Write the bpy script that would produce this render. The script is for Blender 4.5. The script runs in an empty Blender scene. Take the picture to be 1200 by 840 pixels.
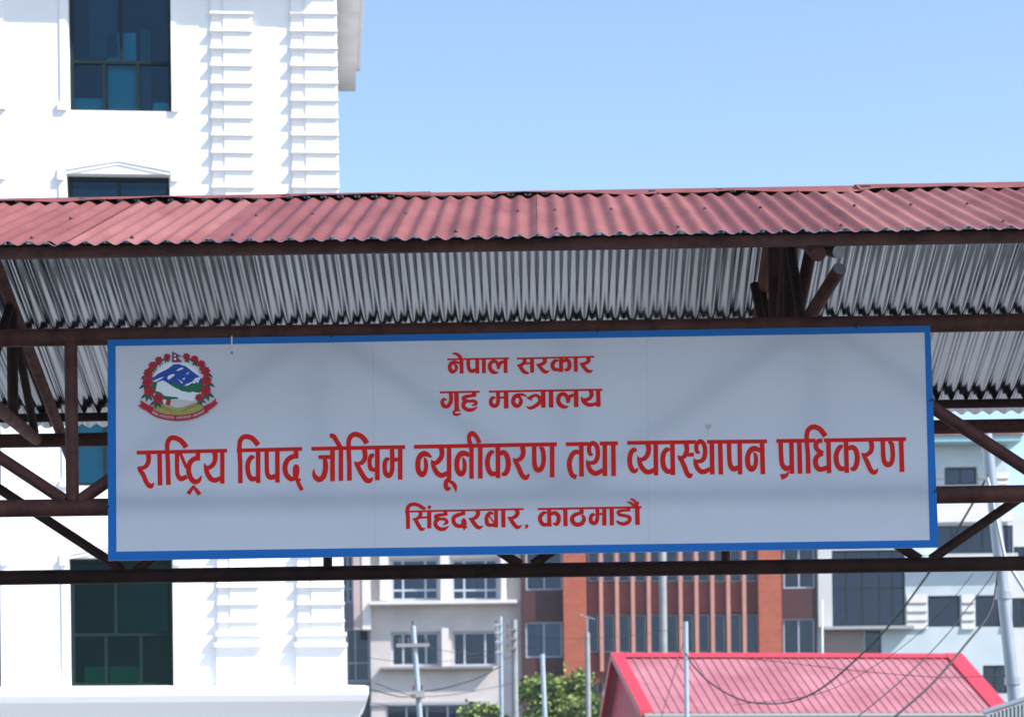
import bpy, math, random
from mathutils import Vector, Matrix
random.seed(7)
R = math.radians
SC = bpy.context.scene
COL = SC.collection

# ------------------------------------------------------------------ camera
F = 2700.0            # focal length in units of a 1200-wide picture
CX, CY = 600.0, 1000.0
ROLL = R(0.7)
CAMZ = 1.6
cd = bpy.data.cameras.new('camera'); cam = bpy.data.objects.new('camera', cd); COL.objects.link(cam)
cd.sensor_width = 36; cd.lens = 36*F/1200; cd.shift_y = (CY-420)/1200
cd.clip_start = .1; cd.clip_end = 5000
cr, sr = math.cos(ROLL), math.sin(ROLL)
cam.matrix_world = Matrix(((cr, sr, 0, 0), (0, 0, -1, 0), (-sr, cr, 0, CAMZ), (0, 0, 0, 1)))
cd.dof.use_dof = True; cd.dof.focus_distance = 9.5; cd.dof.aperture_fstop = 6.8
SC.camera = cam
# ------------------------------------------------------------------ light
SUN = Vector((.90, -.45, 1.0)).normalized()
w = bpy.data.worlds.new('World'); SC.world = w; w.use_nodes = True
nt = w.node_tree
sky = nt.nodes.new('ShaderNodeTexSky'); sky.sky_type = 'NISHITA'; sky.sun_disc = False
sky.sun_elevation = math.asin(SUN.z); sky.sun_rotation = math.atan2(SUN.x, SUN.y)
sky.air_density = 1.0; sky.dust_density = 1.3; sky.ozone_density = 1.5; sky.altitude = 600
bg = nt.nodes['Background']; bg.inputs[1].default_value = .14
nt.links.new(sky.outputs[0], bg.inputs[0])
sl = bpy.data.lights.new('sun', 'SUN'); sl.energy = 3.6; sl.angle = R(.53); sl.color = (1, .96, .9)
so = bpy.data.objects.new('sun', sl); COL.objects.link(so)
so.rotation_euler = SUN.to_track_quat('Z', 'Y').to_euler()
SC.view_settings.view_transform = 'Standard'; SC.view_settings.look = 'None'
SC.view_settings.exposure = 1.0; SC.view_settings.gamma = 1; SC.view_settings.use_curve_mapping = False
SC.cycles.max_bounces = 8; SC.cycles.transparent_max_bounces = 12

# ------------------------------------------------------------------ materials
MATS = {}
def mat(name, col, rough=.6, metal=0, var=.0, scale=4., bump=0., bscale=30., spec=.5, col2=None, stretch=None, rvar=0.):
    m = bpy.data.materials.new(name); m.use_nodes = True
    n = m.node_tree; p = n.nodes['Principled BSDF']
    p.inputs['Roughness'].default_value = rough; p.inputs['Metallic'].default_value = metal
    p.inputs['Specular IOR Level'].default_value = spec
    p.inputs['Base Color'].default_value = (*col, 1)
    if var or bump or col2 or rvar:
        tc = n.nodes.new('ShaderNodeTexCoord'); src = tc.outputs['Object']
        if stretch:
            mp = n.nodes.new('ShaderNodeMapping'); mp.inputs['Scale'].default_value = stretch
            n.links.new(src, mp.inputs[0]); src = mp.outputs[0]
        nz = n.nodes.new('ShaderNodeTexNoise'); nz.inputs['Scale'].default_value = scale
        nz.inputs['Detail'].default_value = 6; nz.inputs['Roughness'].default_value = .62
        n.links.new(src, nz.inputs['Vector'])
        if var or col2:
            r = n.nodes.new('ShaderNodeValToRGB')
            r.color_ramp.elements[0].position = .32; r.color_ramp.elements[1].position = .68
            a = tuple(c*(1-var) for c in col); b = col2 or tuple(min(1, c*(1+var)) for c in col)
            r.color_ramp.elements[0].color = (*a, 1); r.color_ramp.elements[1].color = (*b, 1)
            n.links.new(nz.outputs['Fac'], r.inputs[0]); n.links.new(r.outputs[0], p.inputs['Base Color'])
        if rvar:
            mr = n.nodes.new('ShaderNodeMapRange'); mr.inputs['To Min'].default_value = rough-rvar; mr.inputs['To Max'].default_value = rough+rvar
            n.links.new(nz.outputs['Fac'], mr.inputs[0]); n.links.new(mr.outputs[0], p.inputs['Roughness'])
        if bump:
            nb = n.nodes.new('ShaderNodeTexNoise'); nb.inputs['Scale'].default_value = bscale; nb.inputs['Detail'].default_value = 4
            n.links.new(src, nb.inputs['Vector'])
            bp = n.nodes.new('ShaderNodeBump'); bp.inputs['Strength'].default_value = bump; bp.inputs['Distance'].default_value = .02
            n.links.new(nb.outputs['Fac'], bp.inputs['Height']); n.links.new(bp.outputs[0], p.inputs['Normal'])
    MATS[name] = m
    return m
def glass_mat(name, tint, trans=.6, gloss=(1, 1, 1)):
    m = bpy.data.materials.new(name); m.use_nodes = True
    n = m.node_tree; n.nodes.remove(n.nodes['Principled BSDF']); out = n.nodes['Material Output']
    t = n.nodes.new('ShaderNodeBsdfTransparent'); t.inputs[0].default_value = (*tint, 1)
    g = n.nodes.new('ShaderNodeBsdfGlossy'); g.inputs[0].default_value = (*gloss, 1); g.inputs['Roughness'].default_value = .03
    fr = n.nodes.new('ShaderNodeFresnel'); fr.inputs[0].default_value = 1.6
    mr = n.nodes.new('ShaderNodeMapRange'); mr.inputs['To Min'].default_value = 0.0; mr.inputs['To Max'].default_value = 1
    n.links.new(fr.outputs[0], mr.inputs[0])
    mx = n.nodes.new('ShaderNodeMixShader'); n.links.new(mr.outputs[0], mx.inputs[0])
    n.links.new(t.outputs[0], mx.inputs[1]); n.links.new(g.outputs[0], mx.inputs[2]); n.links.new(mx.outputs[0], out.inputs[0])
    MATS[name] = m; return m

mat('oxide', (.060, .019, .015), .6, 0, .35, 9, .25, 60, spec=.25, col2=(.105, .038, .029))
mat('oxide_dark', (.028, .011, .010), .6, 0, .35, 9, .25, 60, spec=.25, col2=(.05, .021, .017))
mat('oxide_red', (.13, .042, .032), .65, 0, .4, 14, .25, 60, spec=.25, col2=(.2, .085, .065))
mat('bare_steel', (.60, .66, .74), .5, .3, .2, 20)  # pipe ends closed, sky brightness of the open ends put into the colour
mat('roof_red', (.185, .041, .037), .65, 0, .2, 3, .1, 40, col2=(.245, .074, .070), stretch=(2, .35, 1))
mat('roof_red_faded', (.225, .062, .056), .65, 0, .2, 3, .1, 40, col2=(.285, .105, .098), stretch=(2, .35, 1))
mat('roof_red_dark', (.155, .032, .031), .65, 0, .2, 3, .1, 40, col2=(.205, .056, .058), stretch=(2, .35, 1))
mat('galv', (.43, .46, .51), .16, 1, .12, 3, .008, 10, stretch=(1.2, .4, 1), rvar=.05)
mat('galv_dull', (.38, .405, .445), .20, 1, .14, 3, .01, 10, stretch=(1.2, .4, 1), rvar=.05)
mat('screw', (.06, .05, .05), .6, .3)
mat('white_paint', (.84, .84, .84), .7, 0, .03, 1.5)
mat('white_trim', (.86, .86, .86), .65)
mat('offwhite', (.74, .73, .72), .8, 0, .12, 2)
mat('win_frame', (.010, .024, .026), .6, spec=.1)
mat('win_alu', (.42, .48, .55), .5)
mat('room_dark', (.025, .03, .045), .9)
mat('room_green', (.008, .028, .025), .9)
mat('blind_blue', (.10, .125, .155), .9); mat('blind_slate', (.07, .16, .17), .9)
mat('blind_teal', (.10, .60, .70), .9)
mat('blind_green', (.03, .48, .34), .9)
mat('curtain_pale', (.35, .36, .36), .9, 0, .3, 1.2, stretch=(3, 1, .3))
mat('curtain_brown', (.10, .07, .07), .9, 0, .3, 1.2, stretch=(3, 1, .3))
mat('curtain_slate', (.06, .075, .115), .9, 0, .35, 1.2, stretch=(3, 1, .3))
glass_mat('glass_teal', (.58, .80, .86), .62, (.27, .40, .50)); glass_mat('glass_dark', (.45, .66, .62), .62, (.12, .19, .21))  # same glass; the second has the lower windows' darker reflections put into its tint
glass_mat('glass_clear', (.50, .60, .76), .62, (.45, .52, .62))
mat('cream', (.56, .505, .48), .85, 0, .10, .6, col2=(.64, .585, .555))
mat('cream_light', (.74, .70, .67), .85, 0, .06, .6)
mat('pinkish', (.50, .38, .37), .85, 0, .08, .6)
mat('grey_wall', (.24, .235, .26), .85, 0, .1, .6)
mat('maroon', (.062, .016, .018), .8, 0, .2, 1.2)
mat('fin_orange', (.50, .24, .19), .8, 0, .08, 1)
mat('pale_blue', (.50, .59, .63), .8, 0, .12, .5, col2=(.57, .65, .68))
mat('siding', (.55, .55, .54), .8, 0, .06, .5)
mat('brown_block', (.25, .20, .19), .85, 0, .12, 1)
mat('ledge_grey', (.36, .36, .37), .8)
mat('teal_fascia', (.30, .52, .56), .7)
mat('tile_red', (.32, .13, .09), .8, 0, .2, 2)
mat('shed_red', (.35, .105, .13), .5, 0, .10, .8, col2=(.45, .185, .215))
mat('shed_trim', (.52, .035, .06), .45)
mat('shed_wall', (.50, .49, .48), .8, 0, .1, 1)
mat('shed_gable', (.64, .07, .10), .6, 0, .2, 1.5, stretch=(1, 6, .4))
mat('concrete_pole', (.30, .31, .31), .85, 0, .15, 2)
mat('steel_pole', (.30, .34, .39), .42, .4, .1, 3)
mat('blue_pole', (.36, .44, .50), .5, .2, .1, 3)
mat('cable', (.02, .02, .024), .6)
mat('insulator', (.16, .10, .09), .3)
mat('bark', (.10, .075, .055), .9, 0, .3, 8)
mat('asphalt', (.075, .075, .075), .9, 0, .15, .3, col2=(.115, .113, .11)); mat('concrete_slab', (.26, .258, .25), .9, 0, .1, .5, col2=(.32, .315, .305))
mat('leaf_a', (.16, .24, .05), .55); mat('leaf_b', (.30, .36, .075), .55); mat('leaf_c', (.05, .10, .035), .55)
for k in 'abc':
    p = MATS['leaf_'+k].node_tree.nodes['Principled BSDF']
    p.inputs['Subsurface Weight'].default_value = 0
def brick_mat(name, c1, c2, mortar, sx):
    m = bpy.data.materials.new(name); m.use_nodes = True; n = m.node_tree; p = n.nodes['Principled BSDF']; p.inputs['Roughness'].default_value = .85
    tc = n.nodes.new('ShaderNodeTexCoord'); mp = n.nodes.new('ShaderNodeMapping'); mp.inputs['Rotation'].default_value = (R(90), 0, 0)
    b = n.nodes.new('ShaderNodeTexBrick'); b.inputs['Color1'].default_value = (*c1, 1); b.inputs['Color2'].default_value = (*c2, 1); b.inputs['Mortar'].default_value = (*mortar, 1)
    b.inputs['Scale'].default_value = sx; b.inputs['Mortar Size'].default_value = .03
    n.links.new(tc.outputs['Object'], mp.inputs[0]); n.links.new(mp.outputs[0], b.inputs[0]); n.links.new(b.outputs[0], p.inputs['Base Color'])
    MATS[name] = m
brick_mat('brick', (.38, .072, .034), (.43, .10, .05), (.32, .12, .075), 1.4)
mat('spandrel_red', (.19, .045, .038), .8, 0, .15, 1)
# banner: printed flex sheet, lets light through from behind; faint fold lines drawn as thin darker bands
def banner_mat(name, col, tr=.5, fold=False):
    m = bpy.data.materials.new(name); m.use_nodes = True; n = m.node_tree; p = n.nodes['Principled BSDF']; out = n.nodes['Material Output']
    p.inputs['Base Color'].default_value = (*col, 1); p.inputs['Roughness'].default_value = .5; p.inputs['Specular IOR Level'].default_value = .3
    t = n.nodes.new('ShaderNodeBsdfTranslucent'); t.inputs[0].default_value = (*col, 1)
    mx = n.nodes.new('ShaderNodeMixShader'); mx.inputs[0].default_value = tr
    n.links.new(p.outputs[0], mx.inputs[1]); n.links.new(t.outputs[0], mx.inputs[2]); n.links.new(mx.outputs[0], out.inputs[0])
    tc = n.nodes.new('ShaderNodeTexCoord')
    nb = n.nodes.new('ShaderNodeTexNoise'); nb.inputs['Scale'].default_value = 1.3; nb.inputs['Detail'].default_value = 3
    mp = n.nodes.new('ShaderNodeMapping'); mp.inputs['Scale'].default_value = (1, 1, 2.2); mp.inputs['Rotation'].default_value = (0, R(25), 0)
    n.links.new(tc.outputs['Object'], mp.inputs[0]); n.links.new(mp.outputs[0], nb.inputs['Vector'])
    bp = n.nodes.new('ShaderNodeBump'); bp.inputs['Strength'].default_value = .6; bp.inputs['Distance'].default_value = .045
    n.links.new(nb.outputs['Fac'], bp.inputs['Height']); n.links.new(bp.outputs[0], p.inputs['Normal'])
    if fold:
        nz = n.nodes.new('ShaderNodeTexNoise'); nz.inputs['Scale'].default_value = 2.5; nz.inputs['Detail'].default_value = 5
        n.links.new(tc.outputs['Object'], nz.inputs['Vector'])
        r = n.nodes.new('ShaderNodeValToRGB'); r.color_ramp.elements[0].position = .3; r.color_ramp.elements[1].position = .75
        r.color_ramp.elements[0].color = (*[c*.93 for c in col], 1); r.color_ramp.elements[1].color = (*col, 1)
        sep = n.nodes.new('ShaderNodeSeparateXYZ'); n.links.new(tc.outputs['Object'], sep.inputs[0]); prev = None
        for fx in (-.53, .60):      # two crease lines as thin bands of darker colour
            w0 = n.nodes.new('ShaderNodeMath'); w0.operation = 'COMPARE'; w0.inputs[1].default_value = fx; w0.inputs[2].default_value = .006
            n.links.new(sep.outputs['X'], w0.inputs[0])
            if prev:
                ad = n.nodes.new('ShaderNodeMath'); ad.operation = 'MAXIMUM'; n.links.new(prev.outputs[0], ad.inputs[0]); n.links.new(w0.outputs[0], ad.inputs[1]); prev = ad
            else: prev = w0
        mc = n.nodes.new('ShaderNodeMix'); mc.data_type = 'RGBA'; sc_ = n.nodes.new('ShaderNodeMath'); sc_.operation = 'MULTIPLY'; sc_.inputs[1].default_value = .10
        n.links.new(prev.outputs[0], sc_.inputs[0]); n.links.new(sc_.outputs[0], mc.inputs['Factor']); n.links.new(nz.outputs['Fac'], r.inputs[0])
        n.links.new(r.outputs[0], mc.inputs['A']); mc.inputs['B'].default_value = (.2, .24, .34, 1); n.links.new(mc.outputs['Result'], p.inputs['Base Color'])
    MATS[name] = m
banner_mat('banner_white', (.74, .775, .85), .40, True)
banner_mat('banner_blue', (.02, .18, .55), .22)
banner_mat('ink_red', (.66, .015, .011), .10)
for nm, c in dict(e_red=(.46, .012, .025), e_dred=(.28, .01, .02), e_green=(.012, .16, .075), e_dgreen=(.02, .085, .06), e_blue=(.02, .07, .36), e_white=(.82, .83, .85),
                  e_lime=(.36, .38, .09), e_orange=(.42, .20, .08), e_skin=(.62, .58, .57), e_pink=(.62, .36, .40), e_navy=(.05, .03, .16)).items():
    banner_mat(nm, c, .12)
for k in ('ink_red', 'banner_blue'): MATS[k].node_tree.nodes['Principled BSDF'].inputs['Specular IOR Level'].default_value = .12
banner_mat('stain', (.56, .50, .48), .3)

# ------------------------------------------------------------------ mesh helpers
class MB:
    def __init__(s): s.v = []; s.f = []; s.m = []; s.sm = []; s.mats = []
    def mi(s, m):
        if m not in s.mats: s.mats.append(m)
        return s.mats.index(m)
    def poly(s, pts, m, smooth=False):
        i = len(s.v); s.v += [tuple(p) for p in pts]; s.f.append(tuple(range(i, i+len(pts)))); s.m.append(s.mi(m)); s.sm.append(smooth)
    def mesh(s, vs, fs, m, smooth=False):
        i = len(s.v); s.v += [tuple(p) for p in vs]; k = s.mi(m)
        for f in fs: s.f.append(tuple(i+j for j in f)); s.m.append(k); s.sm.append(smooth)
    def box(s, x0, x1, y0, y1, z0, z1, m):
        x0, x1 = sorted((x0, x1)); y0, y1 = sorted((y0, y1)); z0, z1 = sorted((z0, z1))
        vs = [(x0,y0,z0),(x1,y0,z0),(x1,y1,z0),(x0,y1,z0),(x0,y0,z1),(x1,y0,z1),(x1,y1,z1),(x0,y1,z1)]
        s.mesh(vs, [(0,3,2,1),(4,5,6,7),(0,1,5,4),(1,2,6,5),(2,3,7,6),(3,0,4,7)], m)
        return s
    def tube(s, pts, r, m, n=14, cap=True, r2=None, capm=None):
        pts = [Vector(p) for p in pts]; rings = []; k = len(pts)
        up = None
        for i, p in enumerate(pts):
            d = (pts[min(i+1, k-1)]-pts[max(i-1, 0)]).normalized()
            if up is None: up = Vector((0, 0, 1)) if abs(d.z) < .9 else Vector((1, 0, 0))
            a = d.cross(up).normalized(); b = d.cross(a).normalized(); up = -b if False else up
            rr = r + ((r2-r)*i/(k-1) if r2 is not None else 0)
            rings.append([p+a*rr*math.cos(t*2*math.pi/n)+b*rr*math.sin(t*2*math.pi/n) for t in range(n)])
        vs = [q for rg in rings for q in rg]
        fs = [(i*n+t, i*n+(t+1) % n, (i+1)*n+(t+1) % n, (i+1)*n+t) for i in range(k-1) for t in range(n)]
        s.mesh(vs, fs, m, True)
        if cap:
            s.poly(rings[0][::-1], capm or m); s.poly(rings[-1], capm or m)
        return s
    def prism(s, poly, y0, y1, m):          # poly in (x, z), extruded along y
        n = len(poly); vs = [(x, y0, z) for x, z in poly]+[(x, y1, z) for x, z in poly]
        fs = [tuple(range(n)), tuple(range(2*n-1, n-1, -1))]+[(i, (i+1) % n, n+(i+1) % n, n+i) for i in range(n)]
        s.mesh(vs, fs, m); return s
    def build(s, name, parent=None, loc=None, fix=True):
        me = bpy.data.meshes.new(name); me.from_pydata(s.v, [], s.f)
        for m in s.mats: me.materials.append(MATS[m])
        me.polygons.foreach_set('material_index', s.m); me.polygons.foreach_set('use_smooth', s.sm)
        me.update()
        if fix:
            import bmesh
            bm = bmesh.new(); bm.from_mesh(me); bmesh.ops.recalc_face_normals(bm, faces=bm.faces); bm.to_mesh(me); bm.free()
        o = bpy.data.objects.new(name, me); COL.objects.link(o)
        if parent: o.parent = parent
        if loc is not None: o.location = loc
        return o
def tag(o, label=None, cat=None, group=None, kind=None):
    if label: o['label'] = label
    if cat: o['category'] = cat
    if group: o['group'] = group
    if kind: o['kind'] = kind
    return o
def thing(name, label, cat, loc=(0, 0, 0), rz=0, group=None):
    o = bpy.data.objects.new(name, None); COL.objects.link(o); o.location = loc; o.rotation_euler = (0, 0, rz); o.empty_display_size = .2
    return tag(o, label, cat, group)
def ray(px, py):
    u, v = (px-CX)/F, (CY-py)/F
    return u*cr+v*sr, -u*sr+v*cr
def at(px, py, Y):
    u, v = ray(px, py); return Vector((u*Y, Y, CAMZ+v*Y))
class Frame:
    "a building's own axes: a along its front, b away from the street, z up"
    def __init__(s, x, y, deg):
        s.o = Vector((x, y, 0)); s.rz = R(deg); c, n = math.cos(s.rz), math.sin(s.rz)
        s.ea = Vector((c, n, 0)); s.eb = Vector((-n, c, 0))
    def pt(s, px, py, b=0.):
        u, v = ray(px, py); d = Vector((u, 1, v)); c = Vector((0, 0, CAMZ))
        t = (b-(c-s.o).dot(s.eb))/d.dot(s.eb); p = c+d*t-s.o
        return p.dot(s.ea), p.z
    def rect(s, x0, y0, x1, y1, b=0.):
        ym, xm = (y0+y1)/2, (x0+x1)/2
        return s.pt(x0, ym, b)[0], s.pt(x1, ym, b)[0], s.pt(xm, y1, b)[1], s.pt(xm, y0, b)[1]
def wall_holes(mb, a0, a1, z0, z1, b0, b1, holes, m):
    A = sorted({a0, a1, *[h[0] for h in holes], *[h[1] for h in holes]}); Z = sorted({z0, z1, *[h[2] for h in holes], *[h[3] for h in holes]})
    A = [x for x in A if a0 <= x <= a1]; Z = [x for x in Z if z0 <= x <= z1]
    for i in range(len(A)-1):
        for j in range(len(Z)-1):
            ca, cz = (A[i]+A[i+1])/2, (Z[j]+Z[j+1])/2
            if any(h[0] < ca < h[1] and h[2] < cz < h[3] for h in holes): continue
            mb.poly([(A[i], b0, Z[j]), (A[i+1], b0, Z[j]), (A[i+1], b0, Z[j+1]), (A[i], b0, Z[j+1])], m)
            mb.poly([(A[i], b1, Z[j]), (A[i], b1, Z[j+1]), (A[i+1], b1, Z[j+1]), (A[i+1], b1, Z[j])], m)
    for h in holes:
        x0, x1, y0, y1 = max(h[0], a0), min(h[1], a1), max(h[2], z0), min(h[3], z1)
        mb.poly([(x0, b0, y0), (x0, b0, y1), (x0, b1, y1), (x0, b1, y0)], m); mb.poly([(x1, b0, y0), (x1, b1, y0), (x1, b1, y1), (x1, b0, y1)], m)
        mb.poly([(x0, b0, y0), (x0, b1, y0), (x1, b1, y0), (x1, b0, y0)], m); mb.poly([(x0, b0, y1), (x1, b0, y1), (x1, b1, y1), (x0, b1, y1)], m)
    mb.poly([(a0, b0, z0), (a0, b1, z0), (a0, b1, z1), (a0, b0, z1)], m); mb.poly([(a1, b0, z0), (a1, b0, z1), (a1, b1, z1), (a1, b1, z0)], m)
    mb.poly([(a0, b0, z1), (a1, b0, z1), (a1, b1, z1), (a0, b1, z1)], m); mb.poly([(a0, b0, z0), (a0, b1, z0), (a1, b1, z0), (a1, b0, z0)], m)
def shell(mb, a0, a1, z0, z1, b0, b1, m, t=.3):   # side walls, back wall and roof slab behind a front wall
    mb.box(a0, a0+t, b0, b1, z0, z1-t, m); mb.box(a1-t, a1, b0, b1, z0, z1-t, m); mb.box(a0+t, a1-t, b1-t, b1, z0, z1-t, m)
    mb.box(a0, a1, b0, b1, z1-t, z1, m)
def window(parent, hole, b, frame='win_frame', glass='glass_clear', backing='curtain_slate', mull=(), trans=(), fw=.05, mlow=None, patches=(), gap=.25, fd=.06):
    "frame with its bars; pane and curtain are its pieces.  mull / trans are fractions of the opening; mlow: bars below the transom"
    a0, a1, z0, z1 = hole; f = MB(); W, H = a1-a0, z1-z0
    f.box(a0, a1, b, b+fd, z1-fw, z1, frame); f.box(a0, a1, b, b+fd, z0, z0+fw, frame)
    f.box(a0, a0+fw, b, b+fd, z0+fw, z1-fw, frame); f.box(a1-fw, a1, b, b+fd, z0+fw, z1-fw, frame)
    zs = [z0+fw]+[z0+H*t for t in trans]+[z1-fw]
    for t in trans: f.box(a0+fw, a1-fw, b, b+fd, z0+H*t-fw*.4, z0+H*t+fw*.4, frame)
    for k in range(len(zs)-1):
        bars = mlow if (mlow is not None and k == 0) else mull
        for q in bars:
            x = a0+W*q; f.box(x-fw*.4, x+fw*.4, b+.004, b+fd-.004, zs[k]+(fw*.4 if k else 0), zs[k+1]-(fw*.4 if k < len(zs)-2 else 0), frame)
    fo = f.build('window', parent)
    g = MB(); g.box(a0+fw*.5, a1-fw*.5, b+fd*.45, b+fd*.55, z0+fw*.5, z1-fw*.5, glass); g.build('pane', fo)
    c = MB(); c.box(a0, a1, b+gap, b+gap+.02, z0, z1, backing); c.build('curtain', fo)  # sheet behind the pane; room colours paint in the dark of an unlit room
    for (x0, x1, y0, y1, m) in patches:
        q = MB(); q.box(a0+W*x0, a0+W*x1, b+gap*.55, b+gap*.55+.015, z0+H*y0, z0+H*y1, m); q.build('blind', fo)
    return fo

# ------------------------------------------------------------------ ground
g = MB(); g.poly([(-900, -300, 0), (900, -300, 0), (900, 1500, 0), (-900, 1500, 0)], 'asphalt'); tag(g.build('ground'), kind='structure')

g = MB(); g.poly([(-40, 15.2, .004), (40, 15.2, .004), (40, 28.5, .004), (-40, 28.5, .004)], 'concrete_slab'); tag(g.build('courtyard'), kind='structure')  # unseen pale patch, added for bright streaks reflected in the metal underside

# ------------------------------------------------------------------ white building
WB = Frame(-5.6, 29.6, 4.9)
wb = thing('white_building', 'bright white plastered building with ladder-like corner pilasters and dark teal windows', 'building', WB.o, WB.rz)
aR = WB.pt(399, 420)[0]; aL = aR-16; zc = WB.pt(200, 806)[1]; zt = WB.pt(200, -70)[1]
holes = []; spec = []
BAY = WB.pt(202, 100)[0]-WB.pt(0, 100)[0]
for k in range(3):
    for (x0, y0, x1, y1, kind) in ((79, -235, 199.5, 130, 'A'), (80, 204, 200.5, 569, 'B'), (81.5, 653, 202.5, 803, 'C')):
        a0, a1, z0, z1 = WB.rect(x0, y0, x1, y1)
        h = (a0-k*BAY, a1-k*BAY, z0, min(z1, zt-.3)); holes.append(h); spec.append((h, kind, k))
low = [(aR-3.2-k*2.3, aR-1.9-k*2.3, .8, 2.2) for k in range(5)]
m = MB(); wall_holes(m, aL, aR, 0, zt, 0, .3, holes, 'white_paint'); m.build('front_wall', wb)
m = MB(); shell(m, aL, aR, 0, zt, .302, 5.4, 'white_paint'); m.build('wall', wb)
for h, kind, k in spec:
    W, H = h[1]-h[0], h[3]-h[2]
    zr = lambda py: (WB.pt(140, py)[1]-h[2])/H
    if kind == 'A':
        window(wb, h, .14, glass='glass_teal', backing='room_dark', mull=(.5,), trans=(zr(69),), mlow=(.33, .66), patches=((.18, .46, zr(60), .8, 'blind_blue'), (.36, .64, .02, zr(30), 'blind_teal'), (.03, .31, .02, zr(108), 'blind_teal'), (.80, .97, .02, zr(112), 'blind_teal'), (.68, .78, .02, zr(25), 'blind_blue')))
    elif kind == 'B':
        window(wb, h, .14, glass='glass_teal', backing='room_dark', mull=(.5,), trans=(.33,), mlow=(.33, .66), patches=((.03, .48, .36, .97, 'blind_blue'), (.52, .97, .36, .97, 'blind_blue'), (.03, .97, .02, .3, 'blind_teal')))
    else:
        window(wb, h, .14, glass='glass_dark', backing='room_green', mull=(.44,), trans=(zr(742),), mlow=(.34, .68), patches=((.46, .94, zr(738), .90, 'blind_slate'), (.12, .33, .02, zr(778), 'blind_green'), (.36, .66, .02, zr(778), 'blind_green'), (.70, .97, .02, zr(745), 'room_green')))
def z_at(py, px=200): return WB.pt(px, py)[1]
px2 = WB.pt(101, 400)[0]-WB.pt(100, 400)[0]
# surrounds: raised jamb strip, foot, pediment
for k in range(3):
    off = -k*BAY
    for (head, foot, x) in ((-235, 130, 79), (204, 569, 80), (653, 803, 81.5)):
        a0 = WB.pt(x, (max(head, 0)+foot)/2)[0]+off; a1 = a0+121*px2
        zf = z_at(foot); zh = min(z_at(head), zt-.4)
        for q, ft in (((a0-8.5*px2, a0-1.0*px2), (a0-12*px2, a0-1*px2)), ((a1+1.0*px2, a1+6*px2), (a1+1*px2, a1+9*px2))):
            s = MB(); s.box(q[0], q[1], -.022, -.001, zf+.075, zh+.02, 'white_trim'); s.box(ft[0], ft[1], -.045, -.001, zf-.02, zf+.0749, 'white_trim'); s.build('jamb_strip', wb)
        if head > 0:                # pediment with returned ends
            s = MB(); ac = (a0+a1)/2; hw = (a1-a0)/2+10*px2
            pk = z_at(head-19); lo = z_at(head-5)
            s.prism([(ac-hw, lo), (ac-hw, lo-.045), (ac, pk-.06), (ac+hw, lo-.045), (ac+hw, lo), (ac, pk)], -.026, -.001, 'white_trim')
            s.prism([(ac-hw+.05, lo-.046), (ac-hw+.05, lo-.085), (ac, pk-.10), (ac+hw-.05, lo-.085), (ac+hw-.05, lo-.046), (ac, pk-.061)], -.013, -.001, 'white_trim')
            for q in (-1, 1):
                s.box(ac+q*hw, ac+q*(hw-.085), -.062, -.002, lo-.16, lo-.046, 'white_trim')
            s.build('pediment', wb)
# two ladder-like pilasters; every rung is a thin shelf that throws a tooth of shade on the wall
def pilaster(px0, px1, name='pilaster'):
    a0, a1 = WB.pt(px0, 300)[0], WB.pt(px1, 300)[0]; ww = a1-a0
    s = MB(); ztop = zt-.02; zb = z_at(744, px0)
    s.box(a0, a0+ww*.30, -.035, -.001, zb, ztop, 'white_paint'); s.box(a0+ww*.30, a1, -.055, -.001, zb, ztop, 'white_paint')
    p0 = z_at(17.0, px0); step = (z_at(17, px0)-z_at(220, px0))/10
    z = p0+step*4
    while z > zb+.1:
        if z < ztop:
            s.box(a0-.012, a1+.010, -.088, -.0005, z-.018, z+.012, 'white_trim')
        z -= step
    s.box(a0-.03, a1+.03, -.12, -.0007, zb-.02, zb+.03, 'white_trim'); s.box(a0-.015, a1+.015, -.08, -.0008, zb-.105, zb-.021, 'white_trim'); s.box(a0-.05, a1+.04, -.13, -.0006, zb-.16, zb-.106, 'white_trim')
    s.box(a0-.025, a1+.03, -.06, -.001, zc, zb-.161, 'white_paint')
    return s.build(name, wb)
pilaster(250.5, 299); pilaster(344, 398)
for k in (1, 2):
    x = -430*k; pilaster(x+250.5, x+299)
# cornices: string course over the ground floor and the roof overhang that shades the wall top
s = MB(); prof = [(-.001, zc-.75), (-.10, zc-.70), (-.14, zc-.55), (-.22, zc-.35), (-.33, zc-.2), (-.36, zc-.12), (-.36, zc-.02), (-.30, zc+.0), (-.001, zc+.03)]
n = len(prof); e = aR
vs = [(aL, b, z) for b, z in prof]+[(e-b*.85, b, z) for b, z in prof]+[(e-b*.85, 2.0, z) for b, z in prof]
fs = [(i, (i+1) % n, n+(i+1) % n, n+i) for i in range(n)]+[(n+i, n+(i+1) % n, 2*n+(i+1) % n, 2*n+i) for i in range(n-1)]+[tuple(range(n)), tuple(range(2*n, 3*n))]
s.mesh(vs, fs, 'white_trim'); s.build('string_course', wb)
s = MB(); s.box(aL, aR+.36, -.58, 5.8, zt, zt+.35, 'offwhite'); s.box(aL, aR+.44, -.68, 5.9, zt+.351, zt+.5, 'white_trim'); s.build('roof_cornice', wb)

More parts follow.
